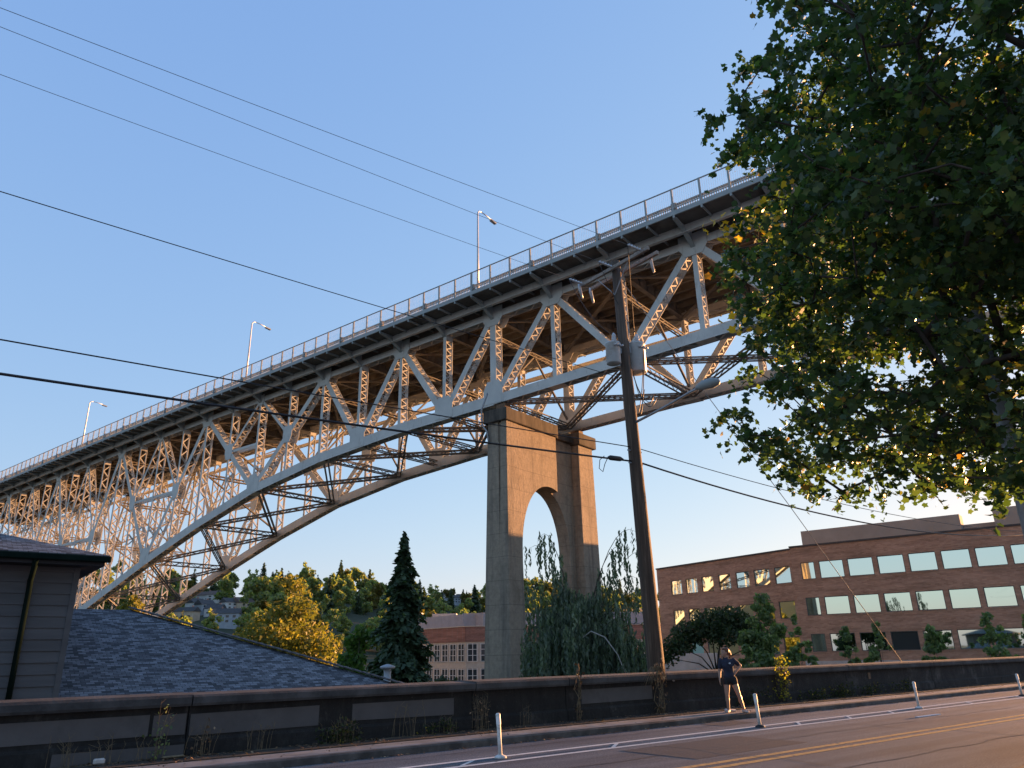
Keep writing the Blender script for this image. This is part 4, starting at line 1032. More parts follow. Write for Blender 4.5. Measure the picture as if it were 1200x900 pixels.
for az, rr, w, h, lab in ((13.2, 62, 1.6, 5.2, 'low shrub at the pale parapet just right of the pole'), (16.9, 47, 1.5, 5.0, 'low shrub directly behind the wall right of the woman'), (18.4, 46, 1.3, 5.3, 'low bush behind the yellow-leaved vine'), (21.2, 49, 1.7, 5.2, 'spreading bush between two slender young trees'), (23.6, 47, 1.2, 4.9, 'small bush under the guy wire'), (26.3, 50, 1.4, 5.1, 'low bush between the two middle young trees'), (29.6, 50, 1.5, 5.0, 'low bush left of the wide young tree'), (33.0, 50, 1.6, 5.3, 'low bush near the right edge behind the wall')):
    broadleaf('shrub', pos(az, rr), w, h, 14, 1600, .22, 'leaf_mid', lab, 'shrub', low=.3, r0=.05)

# weeping tree in front of the pier
wl = empty('weeping_tree', pos(4.6, 50), 'weeping blue-green tree with hanging curtains of leaves before the pier arch', 'tree'); o = np.array(wloc(wl))
P, A_, S_ = [], [], []; mbb = MB()
rt = np.array([math.cos(R(4.6)), -math.sin(R(4.6)), 0]); fw = np.array([math.sin(R(4.6)), math.cos(R(4.6)), 0])
stem = []
mbb.tube([o, o+rt*.3+[0, 0, 4], o-rt*.2+[0, 0, 8.2]], [.30, .22, .12], 8)
arches = []
for i in range(150):
    a = rnd.uniform(0, 6.283); reach = rnd.uniform(.5, 4.5); top = rnd.uniform(7.2, 11.0)-reach*.38
    arches.append((a, reach, top, rnd.random() < .2))
arches += [(math.pi+.15, 2.3, 14.2, True), (math.pi-.3, 3.2, 13.6, True), (math.pi+.5, 1.9, 11.6, True), (math.pi, 3.5, 10.8, True), (0.1, 4.0, 14.4, True), (-.2, 3.2, 13.2, True), (.2, 4.9, 13.0, True), (.3, 4.2, 11.4, True), (-.1, 4.6, 10.4, True), (.05, 2.2, 11.4, True)]
for a, reach, top, sparse in arches:
    dirn = rt*math.cos(a)+fw*math.sin(a); st = o+[0, 0, rnd.uniform(3.5, 7)]
    ctl = [st, st*.0+o+dirn*reach*.35+[0, 0, top*.86], o+dirn*reach*.75+[0, 0, top], o+dirn*reach+[0, 0, top-.7]]
    pts = []
    for f in np.linspace(0, 1, 9):
        b = [(1-f)**3, 3*f*(1-f)**2, 3*f*f*(1-f), f**3]; pts.append(sum(bb*c for bb, c in zip(b, ctl)))
    mbb.tube(pts, [.04-.032*f for f in np.linspace(0, 1, 9)], 5, False)
    ns = rnd.randint(9, 14)
    for j in range(ns):
        p = pts[min(8, 3+int(j*6/ns))]+np.array([rnd.gauss(0, .25), rnd.gauss(0, .25), 0])
        ln = rnd.uniform(1.0, 2.4) if sparse else rnd.uniform(2.2, max(2.4, p[2]+4.2)); ln = min(ln, p[2]+4.3)
        m = int(ln/.085); zz = np.arange(m)*.085; sway = rnd.uniform(-.06, .06)
        q = np.stack([p[0]+sway*zz+nr.normal(size=m)*.05, p[1]+nr.normal(size=m)*.05, p[2]-zz], 1); P.append(q)
P = np.concatenate(P); n = len(P)
dn = np.stack([nr.normal(size=n)*.35, nr.normal(size=n)*.35, -np.ones(n)], 1); dn /= np.linalg.norm(dn, axis=1)[:, None]
sd_ = np.cross(dn, nr.normal(size=(n, 3))); sd_ /= np.linalg.norm(sd_, axis=1)[:, None]
leaves('crown', P, np.full(n, .34)*nr.uniform(.6, 1.3, n), M['leaf_willow'], wl, np.array([(0, -.5), (.16, -.1), (.12, .25), (0, .5), (-.12, .25), (-.16, -.1)]), frames=(sd_, dn, np.cross(sd_, dn)))
mbb.build('branches', M['bark'], wl, True)
mb = MB(); c0 = o+rt*.15-fw*3.2
mb.tube([c0+[0, 0, 7.0], c0+rt*.5+[0, 0, 7.35], c0+rt*1.3+[0, 0, 7.0], c0+rt*2.0+[0, 0, 6.0], c0+rt*2.6+[0, 0, 4.4], c0+rt*2.9+[0, 0, 3.2]], [.02, .035, .04, .035, .03, .015], 6)
mb.build('bare_branch', M['palebark'], wl, True)

# far trees on the hill: individuals copied from a few crowns
protos = []
for i in range(5):
    n = 1100; L = lobes_for(1., 1.9, 13, 0, .12)
    protos.append((leaves('broadleaf_tree', crown_points(n, L), nr.uniform(.6, 1.4, n)*.17, M['leaf_far3' if i == 4 else 'leaf_far'], None, OVAL), 'b%d' % i))
for i in range(4):
    P, fr, sz = conifer_mesh(2.9, .95, 1100, .25); protos.append((leaves('conifer_tree', P, sz, M['leaf_far2'], None, SPRAY, frames=fr), 'c'))
used = [False]*9
def far_tree(i, az, r, w, z=None):
    o = protos[i][0]
    if used[i]: o = o.copy(); COL.objects.link(o)
    used[i] = True
    zz = hillz(az, r)-.8 if z is None else z
    o.location = [float(x) for x in polar(az, r, zz)]; sc = w*rnd.uniform(.85, 1.15); o.scale = (sc, sc, sc*rnd.uniform(.85, 1.2)); o.rotation_euler.z = rnd.uniform(0, 6.28)
    con = protos[i][1] == 'c'
    tag(o, 'one of the dark pointed conifers rising on the far wooded hillside' if con else ('one of the golden round trees on the far wooded hillside' if i == 4 else 'one of the green round-crowned trees on the far wooded hillside'), 'tree', 'conifers on the far hillside' if con else ('golden trees on the far hillside' if i == 4 else 'round trees on the far hillside'))
def el_of(az, r): return math.degrees(math.atan2(hillz(az, r)-1.65, r))
for (f0, f1, num) in ((.58, .70, 40), (.70, .80, 62), (.80, .88, 76), (.88, .95, 92), (.95, 1.03, 130)):
    for k in range(num):
        az = rnd.uniform(-27, 9) if k % 5 else rnd.uniform(-36, 14); f = rnd.uniform(f0, f1); r = f*np.interp(az, *RA); e_ = el_of(az, r)
        if -23.6 < az < -19.0 and 1.25 < e_ < 3.75 and rnd.random() < .93: continue
        if -6.3 < az < -3.2 and 2.4 < e_ < 4.3 and rnd.random() < .7: continue
        con = rnd.random() < (.14 if f < .9 else .36)
        i = rnd.randint(5, 8) if con else rnd.choice([0, 1, 2, 3, 0, 1, 2, 3, 4])
        w_ = rnd.uniform(7.5, 12.5) if not con else rnd.uniform(5., 8.2)
        far_tree(i, az, r, w_)
# houses on the hill
hn = 0
def far_house(az, r, w, d, h, wall, roof, label, rz, z=None):
    zz = hillz(az, r) if z is None else z; o = polar(az, r, zz-2); rt_ = empty('hill_house', o, label, 'house', 'houses on the far hillside')
    a = R(rz); X = np.array([math.cos(a), math.sin(a), 0]); Y = np.array([-X[1], X[0], 0]); c = o-X*w/2-Y*d/2
    MB().box(c, X*w, Y*d, [0, 0, h+2]).build('walls', M[wall], rt_)
    e = .5; b = c-X*e-Y*e+[0, 0, h+2]; rh = d*.36
    V = [b, b+X*(w+2*e), b+X*(w+2*e)+Y*(d+2*e), b+Y*(d+2*e), b+Y*(d/2+e)+[0, 0, rh], b+X*(w+2*e)+Y*(d/2+e)+[0, 0, rh]]
    MB().add(V, [(0, 1, 5, 4), (2, 3, 4, 5), (1, 2, 5), (3, 0, 4), (3, 2, 1, 0)]).build('roof', M[roof], rt_)
    for side, org in ((-1, c-Y*.05), (1, c+Y*(d+.05))):
        for f in (.15, .45, .75):
            for zf in (.35, .70):
                if h < 5 and zf > .5: continue
                MB().box(org+X*w*f+[0, 0, 2+h*zf], X*w*.13, Y*.08*side, [0, 0, h*.17]).build('window', M['darkglass'], rt_)
    q = c+X*w*.7+Y*d*.6; MB().box(q+[0, 0, h+2], X*.8, Y*.8, [0, 0, rh+.9]).build('chimney', M['house3'], rt_)
HS = [(-22.2, 3.75, 22, 8, 4.5, 'house0', 'roofbrown', 'long white house highest in the hillside cluster, brown roof', -15), (-21.2, 3.75, 13, 8, 5.0, 'house0', 'roofbrown', 'white house with a brown roof right of the long hillside house', -10),
      (-22.6, 3.1, 9, 8, 5.5, 'house0', 'roofdark', 'white gabled house left in the hillside cluster', 60), (-22.0, 3.0, 9, 8, 5.5, 'house1', 'roofdark', 'blue-grey gabled house in the middle of the cluster', 55),
      (-21.3, 2.85, 10, 7, 4.2, 'house0', 'roofdark', 'low white box-like house in the cluster centre', -5), (-20.3, 3.15, 11, 8, 5.5, 'house0', 'roofdark', 'white house right of the cluster centre, dark roof', 50),
      (-19.5, 3.1, 12, 9, 5.5, 'house2', 'roofbrown', 'tan gabled house at the right end of the cluster', 60), (-21.1, 2.45, 9, 7, 5., 'house3', 'roofbrown', 'small brick-red house low in the cluster', 20),
      (-20.4, 2.1, 12, 8, 7, 'house1', 'roofdark', 'pale blue two-storey house lowest right in the cluster', 10), (-23.1, 2.55, 13, 7, 4.8, 'house2', 'roofdark', 'tan house at the left low end of the cluster', -12),
      (-5.5, 4.0, 11, 8, 6, 'house0', 'roofdark', 'white hillside house above the pale brick building', 30), (-4.7, 3.5, 12, 8, 6, 'house1', 'roofdark', 'blue-grey hillside house just left of the pier', 50), (-4.0, 4.35, 11, 8, 6.5, 'house0', 'roofdark', 'white hillside house higher up beside the pier', 20)]
for h_ in HS: far_house(h_[0], r_at(h_[0], h_[1]), *h_[2:])

# ------------------------------------------------------------------ big street tree on the right: the crown is a real volume whose near outline follows the photo
def azel(P):
    d = P-np.array([0, 0, 1.65]); return np.degrees(np.arctan2(d[:, 0], d[:, 1])), np.degrees(np.arctan2(d[:, 2], np.hypot(d[:, 0], d[:, 1])))
TB = polar(42.5, 14.2, .1)
tree = empty('street_tree', TB, 'large dark leafy street tree with yellowing leaves hanging over the right of the road', 'tree')
OUT = [(7.6, 44), (8.4, 34.5), (9.0, 30), (9.6, 25), (10.4, 22), (11.8, 18), (14.3, 18.6), (16.4, 16.3), (17.9, 20), (20.1, 17.4), (23.2, 18.6), (25.8, 17.9), (28.8, 18.3), (31.7, 19.5), (33.6, 22.0), (36.1, 18.7), (38.4, 18.6), (40.4, 20.3), (41.7, 24.3), (44.2, 25.2), (50, 28), (60, 34), (72, 45)]
oe, oa = zip(*OUT)
n0 = 22000
d = nr.normal(size=(n0, 3)); d /= np.linalg.norm(d, axis=1)[:, None]
P = TB+np.array([0, 0, 8.3])+d*(nr.random(n0)**.42)[:, None]*np.array([7.3, 7.3, 6.3])
az, el = azel(P); lim = np.interp(el, oe, oa)+nr.normal(size=n0)*.6+.15
edge = np.exp(-np.clip(az-lim, 0, 99)/1.6)*.5+np.exp(-np.clip(el-7.6-.012*(44-az)**2*.35, 0, 99)/1.5)*.3
keep = (nr.random(n0) > edge) & (az > lim) & (el > 8.5+ .012*(44-az)**2*.33) & (P[:, 2] > 2.9)
gap = ((az-30)/1.9)**2+((el-18.3)/.8)**2 < 1
gap |= ((az-20.6)/1.2)**2+((el-16.6)/.8)**2 < 1
gap |= ((az-21.6)/1.3)**2+((el-33.9)/.9)**2 < 1
CL = P[keep & ~gap][:2500]
# limbs: every leaf cluster hangs from the nearest piece of branch already grown
fork = TB+np.array([0, 0, 3.0]); nodes = [fork, fork+[.1, .1, 1.6], fork+[-.1, .2, 3.4], fork+[.1, 0, 5.4], fork+[0, .1, 7.4]]; par = [-1, 0, 1, 2, 3]
order = np.argsort(np.linalg.norm(CL-(TB+np.array([0, 0, 6])), axis=1)); tips = []
for i in order:
    c = CL[i]; A = np.array(nodes); dist = np.linalg.norm(A-c, axis=1)+.55*np.maximum(0, A[:, 2]-c[2]+.2)+.12*np.linalg.norm(A-fork, axis=1)
    j = int(np.argmin(dist)); L = np.linalg.norm(c-A[j])
    if L > 1.0:
        mpt = A[j]*.5+c*.5+np.array([rnd.gauss(0, .1), rnd.gauss(0, .1), .10*L]); nodes.append(mpt); par.append(j); j = len(nodes)-1
    nodes.append(c); par.append(j); tips.append(len(nodes)-1)
cnt = np.zeros(len(nodes))
for t_ in tips: cnt[t_] += 1
for i in range(len(nodes)-1, 0, -1): cnt[par[i]] += cnt[i]
rad = .0075*np.maximum(cnt, 1)**.47
mb = MB(); mb.tube([TB-[0, 0, .2], TB+[0, 0, .25], TB+[.03, 0, 1.5], fork], [.40, .30, .25, .235], 12)
for i in range(1, len(nodes)):
    r0 = min(rad[par[i]], rad[i]*1.9); mb.tube([nodes[par[i]], nodes[i]], [r0, rad[i]], 5 if rad[i] < .03 else 8, False)
mb.build('trunk', M['bark'], tree, True)
LP, LN = [], []
for c in CL:
    for k in range(rnd.randint(6, 8)):
        dv = np.array([rnd.gauss(0, 1), rnd.gauss(0, 1), rnd.gauss(-.25, .55)]); dv /= np.linalg.norm(dv); ln = rnd.uniform(.25, .60); m = rnd.randint(7, 11)
        f = (np.arange(m)+1)/m
        LP.append(c+dv*ln*f[:, None]+np.array([0, 0, -.10])*(f**2)[:, None]+nr.normal(size=(m, 3))*.045)
LP = np.concatenate(LP); n = len(LP)
leaves('crown', LP, nr.uniform(.085, .155, n), M['leaf_near'], tree, LEAF7, tilt=.25)
YP = []
for a, e_, r in ((17.6, 30.3, 9.6), (18.4, 30.6, 9.5), (19.2, 30.9, 9.4), (18.9, 29.6, 9.5), (20.4, 31.2, 9.4), (21.6, 31.0, 9.5), (22.3, 30.3, 9.5), (18.2, 23.6, 9.4), (18.6, 22.6, 9.4), (22.0, 29.0, 9.6), (23.5, 33.0, 9.7), (24.5, 33.6, 9.7)):
    c = polar(a, r, 1.65+r*math.tan(R(e_))); YP.append(c+nr.normal(size=(5, 3))*np.array([.1, .1, .06]))
YP = np.concatenate(YP); leaves('yellow_leaves', YP, nr.uniform(.09, .14, len(YP)), M['leaf_yellow'], tree, LEAF7, tilt=.4)

# ------------------------------------------------------------------ weeds, vines, litter along the wall
def stalks(name, t, q, n, h, spread, label, mat='dry', group=None, heads=True, leafmat=None, nl=0):
    o = W(t, q, .14); r = empty(name, o, label, 'weed', group); mb = MB()
    tops = []
    for i in range(n):
        b = o+TD*rnd.gauss(0, spread)+QD*rnd.uniform(-.10, .06); hh = h*rnd.uniform(.45, 1.1); l = TD*rnd.gauss(0, .12)*hh+QD*rnd.gauss(-.05, .08)*hh
        pts = [b, b+l*.3+[0, 0, hh*.5], b+l+[0, 0, hh]]; mb.tube(pts, [.005, .004, .002], 4, False); tops.append(pts)
        for k in range(3):
            f = rnd.uniform(.4, 1.); p = pts[1]*(1-f)+pts[2]*f; mb.tube([p, p+[rnd.gauss(0, .06), rnd.gauss(0, .06), rnd.uniform(.02, .10)]], [.003, .002], 3, False)
    if spread > .11: mb.tube([o-TD*spread*2.6, o, o+TD*spread*2.6], .006, 4, False)
    mb.build('stalks', M[mat], r)
    if nl:
        P = np.array([tp[0]+(tp[2]-tp[0])*rnd.random()+np.array([rnd.gauss(0, .06), rnd.gauss(0, .06), rnd.gauss(0, .03)]) for tp in (rnd.choice(tops) for _ in range(nl))])
        leaves('leaves', P, nr.uniform(.035, .085, nl), M[leafmat or 'ivy'], r, OVAL)
    return r
stalks('dry_weeds', 2.25, 14.35, 9, .42, .16, 'dry weed stalks at the lower left end of the wall')
stalks('dry_weeds', 2.75, 14.35, 8, .40, .12, 'second clump of dry stalks along the left end of the wall')
stalks('dry_weeds', 3.25, 14.35, 5, .34, .10, 'sparse dry stalks just left of the first wall joint')
stalks('tall_weed', 3.5, 14.30, 5, .82, .05, 'tall pale weed reaching across the grey patch near the first wall joint', leafmat='leaf_mid', nl=60)
stalks('dry_weeds', 4.2, 14.35, 12, .5, .12, 'dry bushy weed at the first wall joint', nl=30, leafmat='litter')
stalks('dry_weeds', 5.2, 14.35, 9, .48, .16, 'thin dry weeds below the second grey patch')
stalks('leafy_weed', 6.75, 14.28, 22, .42, .26, 'dark leafy weed clump between two grey wall patches', leafmat='ivy', nl=340)
stalks('dry_weeds', 8.1, 14.33, 12, .62, .3, 'reddish thin stalks in front of the third grey patch')
stalks('leafy_weed', 8.9, 14.3, 14, .3, .25, 'low leafy weeds under the third grey patch', leafmat='ivy', nl=180)
stalks('dry_weeds', 9.95, 14.33, 16, .72, .12, 'dry brown shrub stalks just right of the third grey patch', nl=60, leafmat='litter')
stalks('dry_weeds', 11.2, 14.33, 7, .4, .12, 'small dry weed under the bare wall stretch')
def vine(name, t, h, n, nl, mat, lmat, label, wdt=.12, over=.15):
    o = W(t, 14.4, .13); r = empty(name, o, label, 'vine'); mb = MB(); pts_all = []
    for i in range(n):
        x = rnd.gauss(0, wdt*.5); pts = [o+TD*x+QD*rnd.uniform(-.03, .06)]
        for k in range(1, 8): pts.append(o+TD*(x+rnd.gauss(0, wdt*.35))+QD*(rnd.uniform(-.05, .0)-(.03 if k > 4 else 0))+[0, 0, h*k/7*rnd.uniform(.93, 1.03)])
        mb.tube(pts, [.011]*3+[.008]*5, 4, False); pts_all += pts[1:]
    mb.build('stems', M[mat], r)
    if nl:
        P = np.array([rnd.choice(pts_all)+np.array([rnd.gauss(0, wdt*.6), rnd.gauss(0, wdt*.35)-.04, rnd.gauss(0, .07)]) for _ in range(nl)])
        leaves('leaves', P, nr.uniform(.05, .11, nl), M[lmat], r, OVAL)
    return r
vine('dead_vine', 12.85, 1.25, 5, 40, 'dry', 'litter', 'dead reddish vine climbing the wall below the weeping tree', .09)
dv = vine('dead_vine', 15.75, 1.2, 9, 70, 'dry', 'litter', 'dead straw-coloured vine drooping over the wall at the pole foot', .16)
mb = MB(); o = W(15.7, 14.36, 1.2)
for k in range(40):
    x = rnd.uniform(-.75, .25); mb.tube([o+TD*rnd.gauss(0, .08), o+TD*x*.5+[0, 0, .08]-QD*.05, o+TD*x-QD*rnd.uniform(.02, .12)-[0, 0, rnd.uniform(.15, .45)]], [.006, .005, .003], 3, False)
mb.build('drooping_stems', M['dry'], dv)
vine('leafy_vine', 21.1, 1.28, 7, 240, 'bark', 'vine', 'yellow-leaved vine climbing over the wall right of the woman', .17)
for t, n, nl, lab in ((19.6, 18, 240, 'dark low ivy at the wall foot right of the woman'), (22.6, 18, 260, 'low ivy patch right of the yellow-leaved vine'), (24.2, 22, 360, 'thicker ivy clump with a few yellow leaves in the middle of the right wall'), (26.0, 18, 260, 'ivy clump farther along the right wall'), (28.3, 14, 180, 'last small ivy clump on the right wall')):
    stalks('ivy', t, 14.36, n, .42, .4, lab, 'bark', 'ivy along the wall foot', leafmat='ivy', nl=nl)
# litter and gravel, past counting
n = 9000; tt = nr.uniform(-3, 40, n); kk = nr.random(n)
qq = np.where(kk < .68, 14.45-np.abs(nr.normal(size=n))*.36, np.where(kk < .9, 12.86-np.abs(nr.normal(size=n))*.05, 13.1+nr.random(n)*1.1))
z = np.where(qq > 13.783, .148, np.where(qq > 13.06, .130, .010)); keep = (np.sin(tt*2.1)+np.sin(tt*5.3+1)+nr.normal(size=n)*.8 > -.3)
P = (TD*tt[:, None]+QD*qq[:, None]); P[:, 2] = z+.006; P = P[keep]
lt = leaves('leaf_litter', P, nr.uniform(.025, .07, len(P)), M['litter'], None, OVAL, tilt=2.5); tag(lt, 'brown fallen leaves scattered along the kerb and wall foot', 'leaves', kind='stuff')
for i, (t, q, L, lab) in enumerate(((3.55, 14.2, .36, 'flat pale piece of wood lying at the wall foot on the left'), (2.55, 14.22, .17, 'pale stone at the wall foot in the left corner'))):
    mb = MB(); mb.box(W(t, q, .15), TD*L+QD*.02, QD*.09, [0, 0, .035+.05*i]); tag(mb.build('wood_offcut' if i == 0 else 'stone', M['dry' if i == 0 else 'bag'], None, False, .02), lab, 'wood' if i == 0 else 'stone')

# ------------------------------------------------------------------ the woman on the sidewalk
PA = 14.4
po = W(17.12, 13.22, .122)
X = np.array([math.cos(R(PA)), -math.sin(R(PA)), 0]); Y = np.array([math.sin(R(PA)), math.cos(R(PA)), 0])
SC = .955
def pl(x, y, z): return po+(X*x+Y*y+np.array([0, 0, z]))*SC
per = empty('person', po, 'woman in a navy t-shirt and dark shorts standing on the sidewalk, hand on hip', 'person')
def cap_(mb, p0, r0, p1, r1, n=14):
    """rounded tapered limb"""
    p0, p1 = np.asarray(p0), np.asarray(p1); d = p1-p0; L = np.linalg.norm(d); d = d/L; pts, rr = [], []
    for a in (-90, -60, -30): pts.append(p0+d*r0*SC*math.sin(R(a))); rr.append(max(.002, r0*SC*math.cos(R(a))))
    pts.append(p0); rr.append(r0*SC); pts.append(p1); rr.append(r1*SC)
    for a in (30, 60, 90): pts.append(p1+d*r1*SC*math.sin(R(a))); rr.append(max(.002, r1*SC*math.cos(R(a))))
    mb.tube(pts, rr, n)
def ball(mb, c, rx, ry, rz, ax=None, n=16):
    ax = ax or (X, Y, np.array([0, 0, 1.])); vs = []
    for i in range(n+1):
        th = math.pi*i/n
        for j in range(n): ph = 2*math.pi*j/n; vs.append(c+SC*(ax[0]*rx*math.sin(th)*math.cos(ph)+ax[1]*ry*math.sin(th)*math.sin(ph)+ax[2]*rz*math.cos(th)))
    mb.add(vs, [(i*n+j, i*n+(j+1) % n, (i+1)*n+(j+1) % n, (i+1)*n+j) for i in range(n) for j in range(n)])
def fuse(mb, name, mat, voxel, parent, smooth=2):
    me = bpy.data.meshes.new(name); me.from_pydata([tuple(np.asarray(p)-np.array(wloc(parent))) for p in mb.v], [], mb.f)
    bm = bmesh.new(); bm.from_mesh(me); bmesh.ops.remove_doubles(bm, verts=bm.verts, dist=1e-5); bmesh.ops.recalc_face_normals(bm, faces=bm.faces); bm.to_mesh(me); bm.free()
    o = bpy.data.objects.new(name, me); COL.objects.link(o)
    md = o.modifiers.new('r', 'REMESH'); md.mode = 'VOXEL'; md.voxel_size = voxel; md.use_smooth_shade = True
    if smooth: sm = o.modifiers.new('s', 'SMOOTH'); sm.iterations = smooth; sm.factor = .5
    dg = bpy.context.evaluated_depsgraph_get(); m2 = bpy.data.meshes.new_from_object(o.evaluated_get(dg)); bpy.data.objects.remove(o); m2.name = name
    m2.materials.clear(); return link(name, m2, mat, parent, True)
J = dict(pel=(0, 0, .86), waist=(-.01, .0, 1.02), chest=(-.02, 0, 1.22), neck=(-.035, .01, 1.385), head=(-.05, -.005, 1.525),
         shL=(-.185, 0, 1.325), shR=(.15, .02, 1.325), elL=(-.245, .03, 1.06), wrL=(-.262, -.05, .84), elR=(.315, .15, 1.19), wrR=(.165, .0, 1.005),
         hipL=(-.085, 0, .84), hipR=(.085, 0, .84), knL=(-.115, -.03, .46), anL=(-.115, .02, .085), knR=(.185, -.03, .47), anR=(.285, .05, .09))
g = {k: pl(*v) for k, v in J.items()}
body = MB()
cap_(body, g['pel'], .135, g['waist'], .115); cap_(body, g['waist'], .115, g['chest'], .135); cap_(body, pl(-.10, 0, 1.27), .085, pl(.07, .01, 1.27), .085)
cap_(body, g['chest'], .12, g['neck'], .055); cap_(body, pl(-.035, .012, 1.36), .05, pl(-.045, 0, 1.48), .048)
for s in 'LR':
    cap_(body, g['hip'+s], .098, g['kn'+s], .058); cap_(body, g['kn'+s], .056, g['an'+s], .036)
    kn, an = g['kn'+s], g['an'+s]; ball(body, kn*.68+an*.32+Y*.022*SC, .056, .06, .12)
    sh, el_, wr = g['sh'+s], g['el'+s], g['wr'+s]; cap_(body, sh, .056, el_, .042); cap_(body, el_, .042, wr, .027)
# bare feet inside shoes are hidden; heel and instep carry the ankle
FT = {'L': (-.35, -1.0), 'R': (.55, -.8)}
for s in 'LR':
    fd = X*FT[s][0]+Y*FT[s][1]; fd /= np.linalg.norm(fd); an = g['an'+s].copy(); low = an.copy(); low[2] = po[2]+.045*SC
    cap_(body, an, .034, low+fd*.05*SC, .034); cap_(body, low-fd*.04*SC, .03, low+fd*.15*SC, .026)
# head, turned to the left and a little up
fd = -X*.86-Y*.50; up = np.array([0, 0, 1.])+fd*-.08; up /= np.linalg.norm(up); sd_ = np.cross(fd, up); hc = g['head']+np.array([0, 0, .01])
ax = (fd, sd_, up)
ball(body, hc+up*.018*SC-fd*.012*SC, .098, .077, .108, ax); ball(body, hc-up*.045*SC+fd*.030*SC, .066, .056, .070, ax); ball(body, hc-up*.083*SC+fd*.070*SC, .026, .028, .024, ax)
nt_ = hc+fd*.098*SC-up*.018*SC; cap_(body, hc+fd*.080*SC+up*.028*SC, .014, nt_, .015, 8)
ball(body, hc+fd*.080*SC-up*.055*SC, .018, .026, .012, ax, 8); ball(body, hc+fd*.076*SC+up*.032*SC, .018, .055, .012, ax, 8)
for k in (-1, 1): ball(body, hc+sd_*k*.074*SC-fd*.012*SC-up*.008*SC, .018, .010, .032, ax, 10); ball(body, hc+sd_*k*.04*SC+fd*.062*SC-up*.02*SC, .022, .02, .02, ax, 8)
# hands: palm, four fingers and a thumb each
def hand(wr, d, side, nrm, curl):
    d = d/np.linalg.norm(d); side = side-d*(side@d); side /= np.linalg.norm(side); nrm = np.cross(d, side)*np.sign(np.cross(d, side)@nrm)
    pm = wr+d*.05*SC
    for k in (-1, 0, 1): cap_(body, wr+side*k*.014*SC, .019, wr+d*.082*SC+side*k*.024*SC, .0165, 10)
    for k, L in zip((-1.5, -.5, .5, 1.5), (.062, .074, .078, .068)):
        b = wr+d*.088*SC+side*k*.0195*SC; m = b+(d*math.cos(curl*.5)+nrm*math.sin(curl*.5))*L*.5*SC; e = m+(d*math.cos(curl*1.4)+nrm*math.sin(curl*1.4))*L*.5*SC
        cap_(body, b, .0088, m, .0082, 8); cap_(body, m, .0082, e, .007, 8)
    tb = wr+d*.028*SC+side*.026*SC; tm = tb+(d*.62+side*.72+nrm*.25)*.040*SC; te = tm+(d*.9+side*.25+nrm*.4)*.032*SC
    cap_(body, tb, .0125, tm, .010, 8); cap_(body, tm, .010, te, .008, 8)
hand(g['wrL'], np.array([0, 0, -1.])-X*.06-Y*.12, -Y, X, .55)
hand(g['wrR'], -X*.62-Y*.35+np.array([0, 0, -.45]), np.array([0, 0, 1.])-X*.4, Y, .5)
fuse(body, 'body', M['skin'], .0075, per, 2)
sh_ = MB()
cap_(sh_, pl(0, 0, .93), .150, g['waist'], .132); cap_(sh_, g['waist'], .132, g['chest'], .150); cap_(sh_, pl(-.11, 0, 1.265), .100, pl(.08, .01, 1.265), .100); cap_(sh_, g['chest'], .125, pl(-.033, .01, 1.36), .072)
ball(sh_, pl(-.085, -.085, 1.19), .075, .06, .075); ball(sh_, pl(.05, -.08, 1.19), .075, .06, .075)
for s, f in (('L', .62), ('R', .62)): cap_(sh_, g['sh'+s], .068, g['sh'+s]*(1-f)+g['el'+s]*f, .064)
shirt = fuse(sh_, 'shirt', M['navy'], .010, per, 3)
bm = bmesh.new(); bm.from_mesh(shirt.data); zc = .845*SC; bmesh.ops.delete(bm, geom=[v for v in bm.verts if v.co.z < zc], context='VERTS'); bm.to_mesh(shirt.data); bm.free()
sr = MB(); cap_(sr, pl(0, 0, .86), .142, pl(0, 0, .92), .138)
for s in 'LR': f = .22; cap_(sr, g['hip'+s], .110, g['hip'+s]*(1-f)+g['kn'+s]*f, .100)
fuse(sr, 'shorts', M['short'], .010, per, 3)
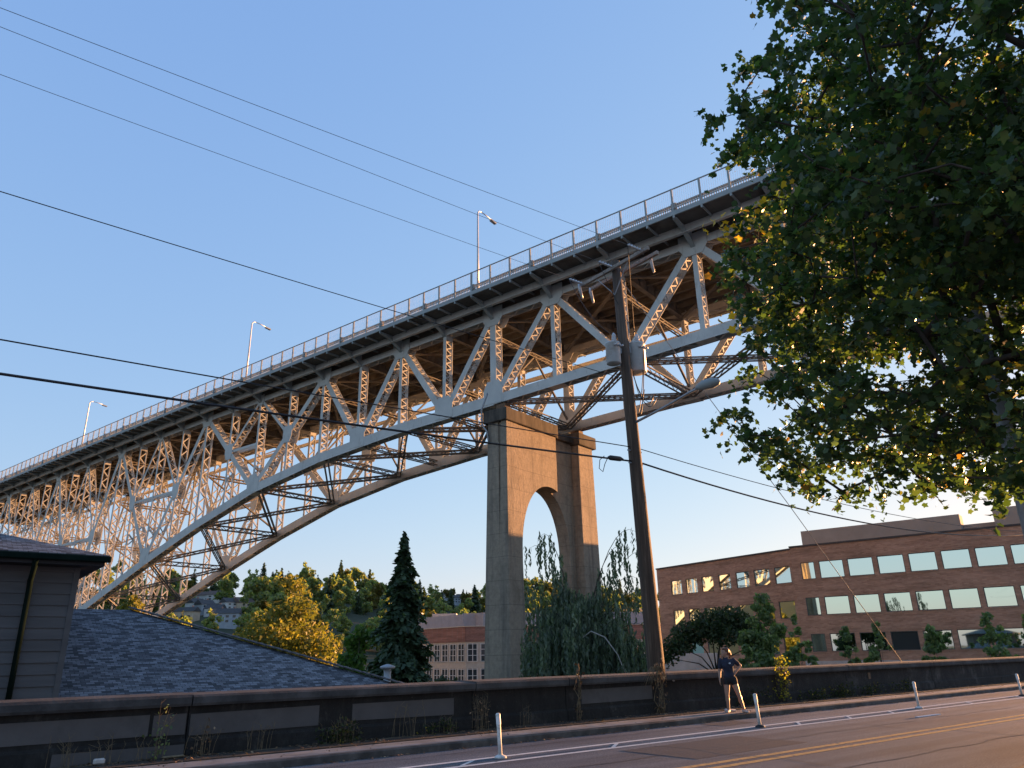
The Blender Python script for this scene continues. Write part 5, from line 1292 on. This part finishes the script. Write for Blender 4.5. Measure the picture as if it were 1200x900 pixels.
hr = MB(); ball(hr, hc+up*.032*SC-fd*.030*SC, .100, .088, .104, ax); ball(hr, hc+up*.01*SC-fd*.065*SC, .06, .074, .085, ax); ball(hr, hc+up*.088*SC+fd*.03*SC, .06, .066, .04, ax)
tb = hc-fd*.105*SC+up*.035*SC; ball(hr, tb, .035, .035, .035, ax); cap_(hr, tb-fd*.02*SC, .036, tb-fd*.055*SC-up*.09*SC, .034); cap_(hr, tb-fd*.055*SC-up*.09*SC, .034, tb-fd*.045*SC-up*.17*SC, .012)
fuse(hr, 'hair', M['hair'], .009, per, 2)
for k in (-1, 1):
    e = MB(); ball(e, hc+fd*.084*SC+sd_*k*.031*SC+up*.010*SC, .009, .011, .007, ax, 8); e.build('eye', M['eye'], per, True)
mt = MB(); ball(mt, hc+fd*.090*SC-up*.054*SC, .009, .020, .006, ax, 8); mt.build('mouth', M['lip'], per, True)
for s in 'LR':
    f_ = X*FT[s][0]+Y*FT[s][1]; f_ /= np.linalg.norm(f_); lw_ = g['an'+s].copy(); lw_[2] = po[2]; sm = MB(); sx = np.cross(f_, [0, 0, 1.])
    ball(sm, lw_-f_*.02*SC+[0, 0, .045*SC], .055, .042, .045, (f_, sx, np.array([0, 0, 1.]))); ball(sm, lw_+f_*.11*SC+[0, 0, .034*SC], .09, .045, .034, (f_, sx, np.array([0, 0, 1.]))); cap_(sm, lw_+[0, 0, .05*SC], .042, lw_+f_*.09*SC+[0, 0, .042*SC], .038)
    fuse(sm, 'shoe', M['shoe'], .009, per, 2)
lg = MB(); c = pl(.045, -.148, 1.255); ball(lg, c, .030, .010, .020); lg.build('shirt_print', M['logo'], per, True)
tr = MB(); c = W(17.3, 13.45, .125); tr.hexa([c+TD*a*.14+QD*b*.10+[0, 0, z_*(.09 if a < 0 else .06)] for z_ in (0, 1) for a, b in ((-1, -1), (1, -1), (1, 1), (-1, 1))]); tag(tr.build('crumpled_bag', M['bag'], None, False, .025), 'small pale crumpled bag on the sidewalk by the woman\'s feet', 'litter')
